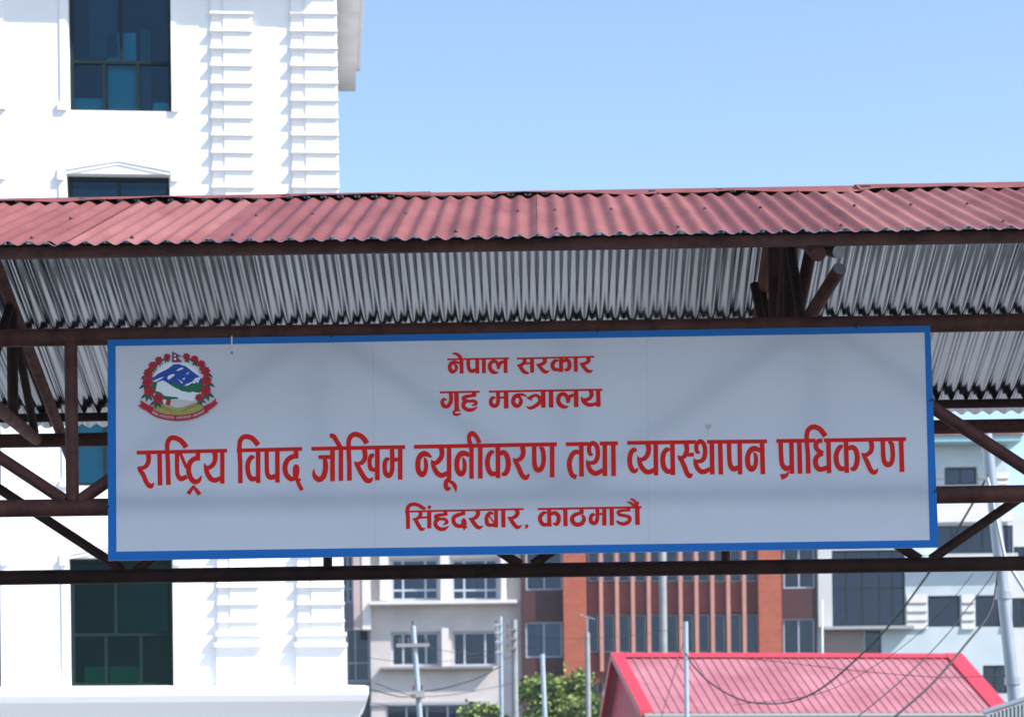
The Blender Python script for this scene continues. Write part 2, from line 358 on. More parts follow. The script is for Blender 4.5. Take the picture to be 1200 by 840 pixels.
# ------------------------------------------------------------------ far buildings
def body(fr, name, label, px0, px1, pytop, depth, m, holes, b1=.25):
    o = thing(name, label, 'building', fr.o, fr.rz)
    ym = 740
    a0, a1 = fr.pt(px0, ym)[0], fr.pt(px1, ym)[0]; zt_ = fr.pt((px0+px1)/2, pytop)[1]
    w_ = MB(); wall_holes(w_, a0, a1, 0, zt_, 0, b1, holes, m); w_.build('front_wall', o)
    w_ = MB(); shell(w_, a0, a1, 0, zt_, b1+.002, depth, m); w_.build('wall', o)
    return o, a0, a1, zt_
def fbox(fr, parent, name, x0, y0, x1, y1, b0, b1, m):
    a0, a1, z0, z1 = fr.rect(x0, y0, x1, y1); q = MB(); q.box(a0, a1, b0, b1, max(z0, 0), z1, m); return q.build(name, parent)
# grey block between
GB = Frame(-6.4, 119, 0)
hs = [GB.rect(400, 650, 414.5, 706), GB.rect(396, 736, 433, 798), GB.rect(396, 808, 433, 850)]
gb, *_ = body(GB, 'grey_building', 'grey building with dark glazing squeezed between the white and the cream buildings', 370, 440, 560, 10, 'grey_wall', hs)
window(gb, hs[0], .15, 'win_alu', mull=(.5,), trans=(.3,), fw=.12, backing='room_dark'); window(gb, hs[1], .1, 'win_alu', mull=(.3, .55), trans=(.35,), fw=.08, backing='room_dark'); window(gb, hs[2], .1, 'win_frame', mull=(.5,), fw=.1, backing='room_dark')
# cream building
CB = Frame(-3.4, 116.6, 0)
hs = [CB.rect(*r) for r in ((458, 654, 514, 703), (529, 654, 584, 703), (458, 740, 515, 780), (530, 739, 583, 780), (458, 566, 514, 615), (529, 566, 584, 615), (452, 824, 573, 862))]
cb, *_ = body(CB, 'cream_building', 'cream concrete building with paired wide windows and thin ledges', 434, 611, 530, 12, 'cream', hs)
for i, h in enumerate(hs[:6]):
    window(cb, h, .2, 'win_alu', mull=(.25, .72) if i % 2 == 0 else (.27, .73), trans=(.25,) if i < 2 else (), fw=.12, backing=('curtain_pale', 'curtain_pale', 'curtain_slate', 'curtain_brown', 'curtain_slate', 'curtain_slate')[i])
window(cb, hs[6], .2, 'win_alu', mull=(.2, .4, .6, .8), fw=.1, backing='curtain_slate')
fbox(CB, cb, 'corner_pier', 414, 540, 424, 738, -.3, .4, 'pinkish'); fbox(CB, cb, 'corner_pier', 424.1, 540, 434, 738, -.35, .4, 'cream_light')
for x in ((445, 455), (516, 526), (586.5, 593)):
    fbox(CB, cb, 'column', x[0], 560, x[1], 704, -.45, -.003, 'cream_light')
for x in ((518, 526),): fbox(CB, cb, 'column', x[0], 736, x[1], 781, -.3, -.003, 'cream_light')
fbox(CB, cb, 'ledge', 434, 705, 606, 709, -.8, -.004, 'cream_light'); fbox(CB, cb, 'ledge', 446, 781.5, 578, 784.5, -.5, -.004, 'brown_block'); fbox(CB, cb, 'ledge', 434, 620, 606, 624, -.8, -.004, 'cream_light')
fbox(CB, cb, 'wall_base', 434, 822, 575, 825.5, -.12, -.004, 'ledge_grey')
# brick office with maroon wings
BB = Frame(8.0, 116, 0)
xs = [703.8+18.57*i for i in range(10)]
hs = []; cells = [689]+xs+[888]
for i in range(len(cells)-1):
    for (t, b) in ((628, 681), (719, 764), (560, 592), (800, 840)):
        hs.append(BB.rect(cells[i]+(2.4 if i else 0), t, cells[i+1]-(2.4 if i < len(cells)-2 else 0), b))
wing = [(616, 640, 659, 691), (616, 728, 659, 770), (918, 640, 955, 689), (918, 724, 955, 766), (616, 560, 659, 600), (918, 560, 955, 600)]
hs += [BB.rect(*r) for r in wing]
bb, *_ = body(BB, 'brick_office', 'maroon office block with orange brick piers and pale vertical fins', 611.5, 957, 545, 14, 'maroon', hs)
for i, h in enumerate(hs):
    if i < len(hs)-6: window(bb, h, .15, 'win_alu', fw=.06, backing=random.choice(['curtain_slate', 'curtain_slate', 'blind_blue', 'room_dark']))
    else:
        window(bb, h, .15, 'win_alu', fw=.08, mull=(.5,), backing=['curtain_slate', 'curtain_pale', 'room_dark', 'curtain_slate', 'room_dark', 'room_dark'][i-len(hs)+6])
fbox(BB, bb, 'brick_pier', 661, 548, 688, 1050, -.7, -.003, 'brick'); fbox(BB, bb, 'brick_pier', 888.5, 548, 915, 1050, -.7, -.003, 'brick')
for y0_, y1_ in ((682, 718), (765, 799), (594, 627)): fbox(BB, bb, 'spandrel', 688.6, y0_, 888, y1_, -.03, -.003, 'spandrel_red')
for x in xs: fbox(BB, bb, 'fin', x-2.1, 550, x+2.1, 787, -.45, -.003, 'fin_orange')
# pale blue building
PB = Frame(20, 116.15, 0)
hs = [PB.rect(*r) for r in ((975, 644, 1061, 733), (1087.5, 697.5, 1125.5, 734), (1143, 697, 1173, 734), (1107, 547, 1145, 568), (1098, 615, 1188, 649), (1152, 779, 1181, 812), (1014, 738, 1033, 772))]
pb, a0, a1, z1 = body(PB, 'pale_blue_building', 'pale blue building with white siding, dark glazing and a tiled roof overhang', 957.5, 1182, 523, 12, 'pale_blue', hs)
window(pb, hs[0], .2, 'win_frame', mull=(.2, .42, .65, .83), trans=(.50,), fw=.09, backing='curtain_slate')
window(pb, hs[1], .2, 'win_frame', fw=.1, backing='room_dark'); window(pb, hs[2], .2, 'win_frame', fw=.1, backing='room_dark'); window(pb, hs[3], .2, 'win_frame', mull=(.5,), fw=.1, backing='curtain_slate')
window(pb, hs[4], .2, 'win_frame', mull=(.2, .4, .6, .8), fw=.09, backing='curtain_slate'); window(pb, hs[5], .2, 'win_frame', mull=(.5,), fw=.09, backing='room_dark'); window(pb, hs[6], .2, 'win_frame', fw=.06, backing='room_dark')
fbox(PB, pb, 'pier', 957.5, 560, 973, 735, -.3, -.003, 'siding'); fbox(PB, pb, 'ledge', 963, 735, 1068, 738.5, -.9, -.003, 'ledge_grey')
fbox(PB, pb, 'block_wall', 966, 740, 1012, 800, -.25, -.003, 'brown_block')
def siding(x0, x1, y0, y1, n):
    q = MB()
    for k in range(n):
        a0, a1, z0, z1 = PB.rect(x0, y0+(y1-y0)*k/n, x1, y0+(y1-y0)*(k+1)/n)
        q.mesh([(a0, -.003, z0), (a1, -.003, z0), (a1, -.12, z0), (a0, -.12, z0), (a0, -.02, z1), (a1, -.02, z1), (a1, -.003, z1), (a0, -.003, z1)],
               [(0, 1, 2, 3), (3, 2, 5, 4), (4, 5, 6, 7), (0, 3, 4, 7), (1, 6, 5, 2), (0, 7, 6, 1)], 'siding')
    q.build('siding', pb)
for x in ((1062.5, 1086.5), (1126.5, 1142), (1174, 1182)): siding(x[0], x[1], 696, 737, 4)
siding(1146, 1182, 554, 568, 2); siding(1092, 1106, 554, 568, 2)
fbox(PB, pb, 'ledge', 1080, 650, 1190, 655, -.6, -.003, 'siding'); fbox(PB, pb, 'parapet', 1085, 587, 1186, 612, -.25, -.003, 'cream_light')
fbox(PB, pb, 'fascia', 960, 515.5, 1191, 522.5, -1.2, 12.6, 'teal_fascia')
a0, a1, z0, z1 = PB.rect(958, 508, 1194, 515.3); q = MB(); q.prism([(a0, z0), (a1, z0), (a1-1.2, z1+.2), (a0+1.2, z1+.2)], -1.3, 12.8, 'tile_red'); q.build('roof', pb)
# a low pale building continuing to the right
LB = Frame(26, 119, 0)
hs = [LB.rect(1188, 640, 1216, 660), LB.rect(1186, 700, 1212, 735), LB.rect(1226, 700, 1250, 735)]
lb, *_ = body(LB, 'pale_annex', 'plain pale annex standing against the right side of the pale blue building', 1180, 1290, 600, 9, 'siding', hs)
for h in hs: window(lb, h, .2, 'win_frame', mull=(.5,), fw=.09, backing='room_dark')

# ------------------------------------------------------------------ red-roofed shed
SH = Frame(0, 0, 9.3)
el = at(757, 834, 49.6); SH.o = Vector((el.x, el.y, 0))
sh = thing('red_roofed_shed', 'low shed with bright red ribbed metal roof in front of the brick office', 'shed', SH.o, SH.rz)
L = 8.15; Wd = 3.05; ze = el.z; zr = at(722, 767.5, 52.6).z; WR = 1.5
def slope(sgn):
    q = MB(); n = int(L/.20); u = Vector((0, sgn*Wd, zr-ze)) if sgn > 0 else None
    b0, b1 = (0, Wd) if sgn > 0 else (Wd+WR, Wd)
    prof = []
    for k in range(n):
        x = L*k/n; d = L/n
        prof += [(x, 0), (x+d*.62, 0), (x+d*.70, .024), (x+d*.92, .024)]
    prof.append((L, 0))
    top = [(x, b0, ze+h) for x, h in prof]+[(x, b1, zr+h) for x, h in prof]; N = len(prof)
    bot = [(x, b, z-.03) for x, b, z in top]
    vs = top+bot
    fs = [(i, i+1, N+i+1, N+i) for i in range(N-1)]+[(2*N+i, 3*N+i, 3*N+i+1, 2*N+i+1) for i in range(N-1)]+[(i, 2*N+i, 2*N+i+1, i+1) for i in range(N-1)]
    q.mesh(vs, fs, 'shed_red'); q.build('roof_sheet', sh)
slope(1); slope(-1)
q = MB(); q.prism([(0, 0), (1, 0), (1, .1), (0, .1)], 0, 0, 'shed_trim') if False else None
q.mesh([(-.06, Wd-.22, zr-.055), (L+.06, Wd-.22, zr-.055), (L+.06, Wd, zr+.065), (-.06, Wd, zr+.065), (-.06, Wd+.22, zr-.055), (L+.06, Wd+.22, zr-.055)], [(0, 1, 2, 3), (3, 2, 5, 4), (0, 3, 4), (1, 5, 2)], 'shed_trim'); q.build('ridge_cap', sh)
for x0, x1 in ((-.12, .16), (L-.30, L+.12)):
    for s_ in (0, 1):
        b0, b1 = (0, Wd) if s_ == 0 else (Wd+WR, Wd); q = MB()
        q.mesh([(x0, b0, ze+.05), (x1, b0, ze+.05), (x1, b1, zr+.075), (x0, b1, zr+.075), (x0, b0, ze-.12), (x1, b0, ze+.04), (x1, b1, zr+.06), (x0, b1, zr-.1)],
               [(0, 1, 2, 3), (4, 7, 6, 5), (0, 3, 7, 4), (1, 5, 6, 2), (0, 4, 5, 1), (3, 2, 6, 7)], 'shed_trim'); q.build('verge_trim', sh)
q = MB(); q.box(.15, L-.15, .15, .3, 0, ze-.05, 'shed_wall'); q.box(.15, L-.15, Wd+WR-.3, Wd+WR-.15, 0, ze-.05, 'shed_wall'); q.build('wall', sh)
for x in (.1, L-.2):
    q = MB(); vs = [(x, .16, 0), (x, Wd+WR-.16, 0), (x, Wd+WR-.16, ze-.03), (x, Wd, zr-.09), (x, .16, ze-.03)]; vs += [(x+.1, b, z) for _, b, z in vs]
    q.mesh(vs, [(0, 1, 2, 3, 4), (9, 8, 7, 6, 5)]+[(i, (i+1) % 5, 5+(i+1) % 5, 5+i) for i in range(5)], 'shed_gable'); q.build('gable_wall', sh)
q = MB(); q.box(-.05, L+.05, -.1, -.01, ze-.10, ze-.03, 'ledge_grey'); q.build('gutter', sh)
# corrugated grey sheet fence at the lower right
p0, p1 = at(1158, 833, 24), at(1212, 815, 24)
fe = thing('sheet_metal_fence', 'grey ribbed metal screen with a top rail at the foot of the steel pole', 'fence', (p0.x, p0.y, 0))
q = MB(); n = 24; dx = (p1.x-p0.x)*2/n; dz = (p1.z-p0.z)*2/n
for k in range(n): q.box(k*dx, k*dx+dx*.55, 0, .04, 0, p0.z+k*dz-.03, 'galv_dull'); q.box(k*dx+dx*.55, k*dx+dx, .02, .05, 0, p0.z+k*dz-.03, 'grey_wall')
q.build('sheet', fe); q = MB(); q.tube([(-.05, 0, p0.z-.01), (n*dx, 0, p0.z+n*dz-.01)], .03, 'steel_pole'); q.build('rail', fe)

# ------------------------------------------------------------------ poles and cables
def pole(name, label, px, pytop, Y, r, m, pxb=None, pyb=840, r2=None, top='cap'):
    T = at(px, pytop, Y); B = at(pxb, pyb, Y) if pxb else Vector((T.x, Y, 0))
    if pxb:
        k = (T.z)/(T.z-B.z); B = T+(B-T)*k
    o = thing(name, label, 'pole', (B.x, B.y, 0), 0, 'utility poles along the street' if name == 'utility_pole' else None); q = MB(); q.tube([(0, 0, 0), (T.x-B.x, 0, T.z)], r2 or r*1.15, m, 14, True, r); q.build('shaft', o)
    return o, T, B
def insul(parent, x, z, y=0, s=1.):
    q = MB(); 
    for k in range(3): q.tube([(x, y, z+k*.05*s), (x, y, z+k*.05*s+.02*s)], .045*s, 'insulator', 10); q.tube([(x, y, z+k*.05*s+.021*s), (x, y, z+k*.05*s+.049*s)], .025*s, 'insulator', 8)
    q.build('insulator', parent)
o, T, B = pole('utility_pole', 'slim blue-grey utility pole with one crossarm before the cream building', 484, 733, 46, .055, 'blue_pole', 492, 840)
z = at(488, 756, 46).z; xo = (T.x-B.x)*z/T.z
q = MB(); q.box(xo-.36, xo+.30, -.10, -.04, z-.035, z+.035, 'concrete_pole'); q.build('crossarm', o)
for dx in (-.3, -.12, .24): insul(o, xo+dx, z+.04, -.07, .7)
q = MB(); z2 = at(488, 812, 46).z; xo2 = (T.x-B.x)*z2/T.z; q.box(xo2-.13, xo2+.13, -.2, .08, z2-.09, z2+.04, 'ledge_grey'); q.build('junction_box', o); insul(o, xo2-.08, z2+.045, -.15, .7); insul(o, xo2+.08, z2+.045, -.15, .7)
insul(o, T.x-B.x, T.z, 0, .7)
o, T, B = pole('utility_pole', 'thin steel utility pole hung with fittings at the right edge of the cream building', 586.5, 722, 62, .05, 'blue_pole')
for zz in (732, 741, 752, 764): z = at(587, zz, 62).z; q = MB(); q.box(-.15, .04, -.12, -.055, z-.025, z+.025, 'win_alu'); q.build('bracket', o); insul(o, -.12, z+.03, -.09, .7)
o, T, B = pole('utility_pole', 'grey concrete utility pole between the cream building and the maroon wing', 602.5, 726, 64, .085, 'concrete_pole')
for zz in (738, 749, 760): z = at(602, zz, 64).z; q = MB(); q.box(-.22, .06, -.17, -.09, z-.03, z+.03, 'brown_block'); q.build('crossarm', o); insul(o, -.18, z+.035, -.13, .8)
pole('utility_pole', 'plain pale pole rising through the green tree', 635.5, 766, 40, .042, 'blue_pole', 638.5, 840)
o, T, B = pole('utility_pole', 'short weathered grey pole before the left brick pier', 688, 741, 66, .075, 'concrete_pole', 689.5, 840)
q = MB(); z = T.z; q.tube([(-.02, 0, z-.05), (-.02, 0, z+.42)], .02, 'steel_pole'); q.tube([(-.22, 0, z+.52), (.2, 0, z+.38)], .015, 'steel_pole'); q.build('antenna', o)
pole('utility_pole', 'thick concrete pole standing before the middle of the pale fins', 776, 640, 80, .13, 'concrete_pole')
o7, T7, B7 = pole('utility_pole', 'pale blue steel pole standing right in front of the red shed roof', 803.5, 728, 41, .042, 'blue_pole')
pole('flag_staff', 'very thin white staff beside the ledge of the pale blue building', 963, 703, 85, .04, 'white_trim')
os_, TS, BS = pole('leaning_pole', 'thick silvery steel pole leaning left beside the sign board', 1154.5, 497, 25, .062, 'steel_pole', 1191, 840, .078)
q = MB()
def onpole(t): return Vector(((TS.x-BS.x)*t, 0, TS.z*t))
for t in (.70, .55, .42): q = MB(); p_ = onpole(t); q.tube([p_-Vector((0, 0, .04)), p_+Vector((0, 0, .04))], .085, 'steel_pole'); q.build('collar', os_)
q = MB(); A = at(1157, 560, 24.8)-BS; Bq = at(1178, 655, 24.6)-BS; Cq = at(1216, 715, 24.4)-BS; A.z = A.z; q.tube([A, Bq, Cq], .02, 'steel_pole', 10); q.build('stay', os_)
def cable(pts, r, label):
    P = [at(*p) for p in pts]; out = []
    for i in range(len(P)-1):
        a, b, c, d = P[max(i-1, 0)], P[i], P[i+1], P[min(i+2, len(P)-1)]
        for k in range(6):
            t = k/6; out.append(.5*((2*b)+(c-a)*t+(2*a-5*b+4*c-d)*t*t+(3*b-a-3*c+d)*t**3))
    out.append(P[-1]); q = MB(); q.tube(out, r, 'cable', 6); o = q.build('overhead_cable'); tag(o, label, 'cable', 'overhead cables'); return o
def Y_(px): return 41-(px-803)/(1157-803)*16
c1 = [(804, 765), (812, 779), (833, 800), (867, 819), (900, 824), (933, 820), (967, 803), (1013, 763), (1050, 723), (1087, 673), (1108, 643), (1142, 586), (1158, 556)]
cable([(x, y, Y_(x)) for x, y in c1], .014, 'thick black cable sagging across the red roof up to the leaning pole')
cable([(1171, 655, 24.8), (1162, 675, 24.7), (1133, 713, 24.4), (1110, 743, 24), (1067, 787, 23.4), (1013, 833, 22.5), (960, 872, 22)], .006, 'thin dark wire running down leftwards between two cables before the shed')
cable([(1172, 655, 24.8), (1169, 675, 24.7), (1160, 717, 24.4), (1133, 753, 24), (1093, 800, 23.4), (1050, 838, 22.8), (1000, 880, 22)], .012, 'black cable dropping steeply from the leaning pole past the right end of the red roof')
cable([(804, 772, 41), (880, 772, 38), (1000, 785, 34), (1100, 793, 30), (1180, 790, 25)], .006, 'thin nearly level wire strung across the upper part of the red roof')
cable([(485, 752, 46), (520, 762, 50), (560, 765, 56), (587, 756, 62)], .007, 'upper thin wire from the crossarm of the slim pole to the thin steel pole')
cable([(488, 810, 46), (520, 806, 50), (560, 794, 56), (587, 780, 62)], .016, 'thick lower cable between the slim pole and the thin steel pole')
cable([(440, 800, 42), (488, 815, 46), (540, 812, 54), (602, 800, 64)], .008, 'low thin wire crossing the ground floor of the cream building')
cable([(604, 745, 64), (680, 748, 62), (740, 744, 55), (803, 735, 41)], .006, 'thin high wire from the concrete pole across the brick pier')
cable([(1140, 672, 26), (1100, 720, 26), (1040, 770, 27), (960, 812, 28), (860, 825, 32)], .004, 'faint hair-thin wire curving over the red roof')
cable([(803, 745, 41), (790, 790, 41), (775, 840, 40), (768, 870, 40)], .007, 'short cable running down from the pale blue pole along the left of the red roof')

cable([(430, 770, 50), (488, 776, 49), (545, 772, 56), (587, 765, 62)], .006, 'thin wire crossing the lower window row of the cream building')
cable([(430, 822, 46), (500, 832, 50), (580, 836, 60), (640, 828, 64)], .006, 'lowest thin wire near the bottom of the cream building ending by the tree')
cable([(430, 806, 44), (470, 816, 45), (490, 813, 46)], .010, 'short dark cable from the left to the box on the slim pole')
cable([(587, 765, 62), (594, 772, 63), (602, 765, 64)], .010, 'short slack loop between the thin steel pole and the concrete pole')
cable([(602, 755, 64), (640, 760, 64), (688, 752, 66)], .006, 'thin wire between the concrete pole and the weathered grey pole')
# ------------------------------------------------------------------ trees
def tree(name, label, px, pyc, Y, rx, rz_, n, seed):
    rnd = random.Random(seed); c = at(px, pyc, Y); o = thing(name, label, 'tree', (c.x, c.y, 0), 0, 'small green trees in the street')
    q = MB(); q.tube([(0, 0, 0), (.05, .03, c.z*.5), (.0, 0, c.z)], .12, 'bark', 10, True, .05)
    cl = []
    for k in range(26):
        th, ph, rr = rnd.random()*6.283, rnd.uniform(-.9, 1.2), rnd.uniform(.45, 1)
        p = Vector((rx*rr*math.cos(th)*math.cos(ph), rx*rr*math.sin(th)*math.cos(ph), rz_*rr*math.sin(ph)))
        cl.append(p); q.tube([(0, 0, c.z*.6), tuple(Vector((0, 0, c.z))+p*.5-Vector((0, 0, .2))), tuple(Vector((0, 0, c.z))+p)], .035, 'bark', 6, True, .01)
    q.build('trunk', o)
    l = MB()
    for k in range(n):
        p = rnd.choice(cl); p = p+Vector((rnd.gauss(0, .26*rx*.55), rnd.gauss(0, .26*rx*.55), rnd.gauss(0, .22*rz_*.6)))
        s = rnd.uniform(.10, .24); d = Vector((rnd.gauss(0, 1), rnd.gauss(0, 1), rnd.gauss(-.3, .6))).normalized(); u = d.cross(Vector((rnd.gauss(0, 1), rnd.gauss(0, 1), rnd.gauss(0, 1)))).normalized()
        nn = d.cross(u); B0 = Vector((0, 0, c.z))+p
        l.poly([B0, B0+d*s*.5+u*s*.32+nn*s*.05, B0+d*s, B0+d*s*.5-u*s*.32+nn*s*.05], rnd.choice(['leaf_a', 'leaf_a', 'leaf_b', 'leaf_c']))
    l.build('crown', o, fix=False)
tree('leafy_tree', 'bushy light green tree before the maroon wing of the brick office', 655, 832, 72, 1.36, 1.2, 4600, 3)
tree('leafy_tree', 'small green tree top just showing at the foot of the cream building', 562, 842, 72, .75, .5, 1300, 5)
tree('leafy_tree', 'low green bush beside the left gable of the red shed', 700, 838, 70, .7, .6, 1200, 9)

# ------------------------------------------------------------------ gate canopy
PSI = .87
S = Frame(0, 10.76, -PSI)
cp = thing('gate_canopy', 'corrugated red and silver metal gate roof on dark red oxide pipe trusses', 'canopy', S.o, S.rz)
W2 = 1.81; ZE = CAMZ+2.397; ZR = CAMZ+3.077; TAN = (ZR-ZE)/W2; AL, AR_ = -4.3, 4.3
PITCH = .0795; AMP = .0112
def sheet(a0, ncor, side, dz, dl, mtop, mbot, seed):
    rnd = random.Random(seed); q = MB(); n = ncor*12; rows = 7
    bs = [(-W2-dl)*side*1.0*(1-t)+0*t for t in [i/(rows-1) for i in range(rows)]]
    top = []; bot = []
    sl = rnd.uniform(-.003, .003); skew = rnd.uniform(-.010, .010); amp = .0092 if side > 0 else .0108
    for i in range(rows):
        t = i/(rows-1)
        b = -(W2+dl)*(1-t); z = ZR-TAN*abs(b)
        for k in range(n+1):
            a = a0+k/12*PITCH+skew*(1-t)
            wv = math.cos(2*math.pi*k/12)
            zz = z+dz+amp*(wv*(.94+.06*math.sin(seed*3+k*.21)))+sl*(k/n-.5)+.0012*math.sin(5*t+seed+k*.02)
            bb_ = b if side > 0 else -b
            top.append((a, bb_, zz)); bot.append((a, bb_, zz-.0012))
    N = n+1; M = rows*N
    q.mesh(top, [(r*N+k, r*N+k+1, (r+1)*N+k+1, (r+1)*N+k) for r in range(rows-1) for k in range(n)], mtop, True)
    q.mesh(bot, [(r*N+k, (r+1)*N+k, (r+1)*N+k+1, r*N+k+1) for r in range(rows-1) for k in range(n)], mbot, True)
    for r in (0, rows-1):
        vs = top[r*N:(r+1)*N]+bot[r*N:(r+1)*N]; q.mesh(vs, [(k, k+1, N+k+1, N+k) for k in range(n)], mbot)
    for k in (0, n):
        vs = [top[r*N+k] for r in range(rows)]+[bot[r*N+k] for r in range(rows)]; q.mesh(vs, [(r, r+1, rows+r+1, rows+r) for r in range(rows-1)], mbot)
    if side > 0:       # roofing screws on some crests near eave and ridge
        for bq in (-W2+.10, -.95, -.22):
            for c in range(1, ncor, 3):
                if rnd.random() < .45:
                    a = a0+(c+rnd.choice((0, 0, .02)))*PITCH; b = bq+rnd.uniform(-.015, .015); z = ZR-TAN*abs(b)+dz+amp
                    q.tube([(a, b, z-.002), (a, b, z+.003)], .008, 'screw', 8); q.tube([(a, b, z+.0031), (a, b, z+.007)], .0045, 'screw', 6)
    return q.build('roof_sheet', cp, fix=False)
ncor = 9; k = 0; a = AL
while a < AR_:
    sheet(a, ncor, 1, .003*(k % 2)+random.uniform(0, .0012), random.uniform(-.012, .016), ('roof_red', 'roof_red_dark', 'roof_red_faded', 'roof_red', 'roof_red_faded', 'roof_red_dark', 'roof_red')[k % 7], 'galv_dull', 11+k)
    sheet(a-.2, ncor, -1, .0016*(k % 2), .05+random.uniform(-.008, .008), 'roof_red', 'galv' if k % 4 else 'galv_dull', 51+k)
    a += PITCH*(ncor-1); k += 1
# ridge capping in lengths, resting on the crests with a slightly lifted wavy lip
a = AL-.1; k = 0
while a < AR_:
    q = MB(); n = 26; Lc = 2.05; top = []
    for i in range(n+1):
        x = a+Lc*i/n; sx = min(1, max(0, (x-.1)/.8)); bl = .15+.045*sx; lift = .015-.005*sx+.006*math.sin(x*7.1+.4)+.003*math.sin(x*19)+.005*(k % 2)
        zt_ = ZR+.006+.005*(k % 2)
        top.append([(x, -bl, ZR-TAN*bl+AMP*.5+lift-.004), (x, -bl+.001, ZR-TAN*bl+AMP*.5+lift), (x, -.03, zt_), (x, .03, zt_), (x, .20, ZR-TAN*.20-AMP*.6+.003*(k % 2))])
    vs = [p for row in top for p in row]; vs += [(x, b, z-.0015) for x, b, z in vs]; M = (n+1)*5
    fs = [(i*5+j, (i+1)*5+j, (i+1)*5+j+1, i*5+j+1) for i in range(n) for j in range(4)]
    q.mesh(vs[:M], fs, 'roof_red', True); q.mesh(vs[M:], [f[::-1] for f in fs], 'oxide_dark', True)  # dark underside colour stands in for shade in the gap below the lip
    q.build('ridge_cap', cp, fix=False); a += Lc-.04; k += 1
RC = .036   # chord radius
def under(b): return ZR-TAN*abs(b)-AMP-.002
def pipe(name, p, q_, r, m='oxide', n=14, capm=None):
    mb = MB(); mb.tube([p, q_], r, m, n, True, None, capm); return mb.build(name, cp)
for b in (-W2+.11, -1.0, -.16): pipe('purlin', (AL+.02, b, under(b)-.019), (AR_-.02, b, under(b)-.019), .018, 'oxide')
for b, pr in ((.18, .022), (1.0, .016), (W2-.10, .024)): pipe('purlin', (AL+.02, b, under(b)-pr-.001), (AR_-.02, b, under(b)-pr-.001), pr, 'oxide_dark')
mbx = MB(); mbx.box(AL+.01, AR_-.01, -W2+.055, -W2+.08, under(-W2+.05)-.044, under(-W2+.05)-.002, 'oxide'); mbx.build('eave_rail', cp)
BF, BR = -1.175, 1.175
ZT = CAMZ+2.176; ZB = CAMZ+1.466
def truss(b, nodes_b, name):
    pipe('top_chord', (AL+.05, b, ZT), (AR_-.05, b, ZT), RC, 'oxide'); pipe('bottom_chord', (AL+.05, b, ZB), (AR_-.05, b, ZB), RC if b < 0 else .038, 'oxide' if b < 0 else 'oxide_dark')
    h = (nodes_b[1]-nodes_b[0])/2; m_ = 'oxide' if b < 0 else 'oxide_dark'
    for x in nodes_b:
        if b < 0: pipe('post', (x, b, ZB+RC*.8), (x, b, ZT-RC*.8), .027 if b < 0 else .024, m_)
        for s_ in (-1, 1):
            pipe('diagonal', (x+s_*.03, b, ZB+RC*.8), (x+s_*(h-.03), b, ZT-RC*.8), .026, m_)
        pipe('post', (x+h, b, ZB+RC*.8), (x+h, b, ZT-RC*.8), .024, m_)
    for x in nodes_b:
        g_ = MB(); g_.prism([(x-.085, ZB+.035), (x+.085, ZB+.035), (x+.03, ZB-.0), (x-.03, ZB-.0)], b-.006, b+.006, m_); g_.build('gusset', cp)
f0 = S.pt(85, 580, BF)[0]; f1 = S.pt(662, 577, BF)[0]; d = f1-f0
truss(BF, [f0-d, f0, f0+d, f0+2*d, f0+3*d][0:5], 'front')
r0 = S.pt(152, 668, BR)[0]; r1 = S.pt(617, 662, BR)[0]; d = r1-r0
truss(BR, [r0-2*d, r0-d, r0, r1, r1+d, r1+2*d, r1+3*d][0:7], 'rear')
# cross frames: rafters, tie, posts
def cross(a, rich=False):
    zr_ = lambda b: under(b)-.056-.03
    pipe('rafter', (a, 0, zr_(0)+.0), (a, -W2+.1, zr_(-W2+.1)), .03, 'oxide_red' if not rich else 'oxide'); pipe('rafter', (a, 0.0, zr_(0)), (a, W2+.24, zr_(W2+.24)), .03, 'oxide_red')
    pipe('tie_beam', (a+.0, BF+RC, ZT), (a, BR-RC, ZT), .032, 'oxide_red')
    pipe('king_post', (a, 0, ZT+.03), (a, 0, zr_(0)), .03, 'oxide')
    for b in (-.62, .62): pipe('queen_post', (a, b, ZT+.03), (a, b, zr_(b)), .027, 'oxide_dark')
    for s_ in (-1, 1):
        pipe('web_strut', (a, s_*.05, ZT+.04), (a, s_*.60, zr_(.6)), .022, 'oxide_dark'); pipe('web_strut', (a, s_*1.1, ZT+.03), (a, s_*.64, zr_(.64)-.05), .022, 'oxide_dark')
cross(S.pt(32, 425, .95)[0])
ac = S.pt(899, 330, .35)[0]
cross(ac, True)
# two cut-off pipe stubs at the right cross frame
def loc3(px, py, b): a_, z_ = S.pt(px, py, b); return Vector((a_, b, z_))
pipe('pipe_stub', loc3(948, 372, -.55), loc3(984, 315, -.86), .030, 'oxide_red', 18, 'bare_steel')
pipe('pipe_stub', loc3(938, 283, -.55), loc3(983, 295, -.84), .030, 'oxide', 18, 'bare_steel')
pipe('web_strut', loc3(884, 333, .2), loc3(893, 376, .15), .022, 'oxide_dark')
pipe('web_strut', loc3(951, 288, -.5), loc3(931, 385, -.5), .028, 'oxide')
pipe('web_strut', loc3(908, 288, .0), loc3(912, 385, .0), .030, 'oxide')
for x in (-3.75, 3.75):
    for b in (BF, BR):
        pipe('column', (x, b+(.075 if b < 0 else -.075), 0), (x, b+(.075 if b < 0 else -.075), under(b)-.06), .06, 'oxide', 18)

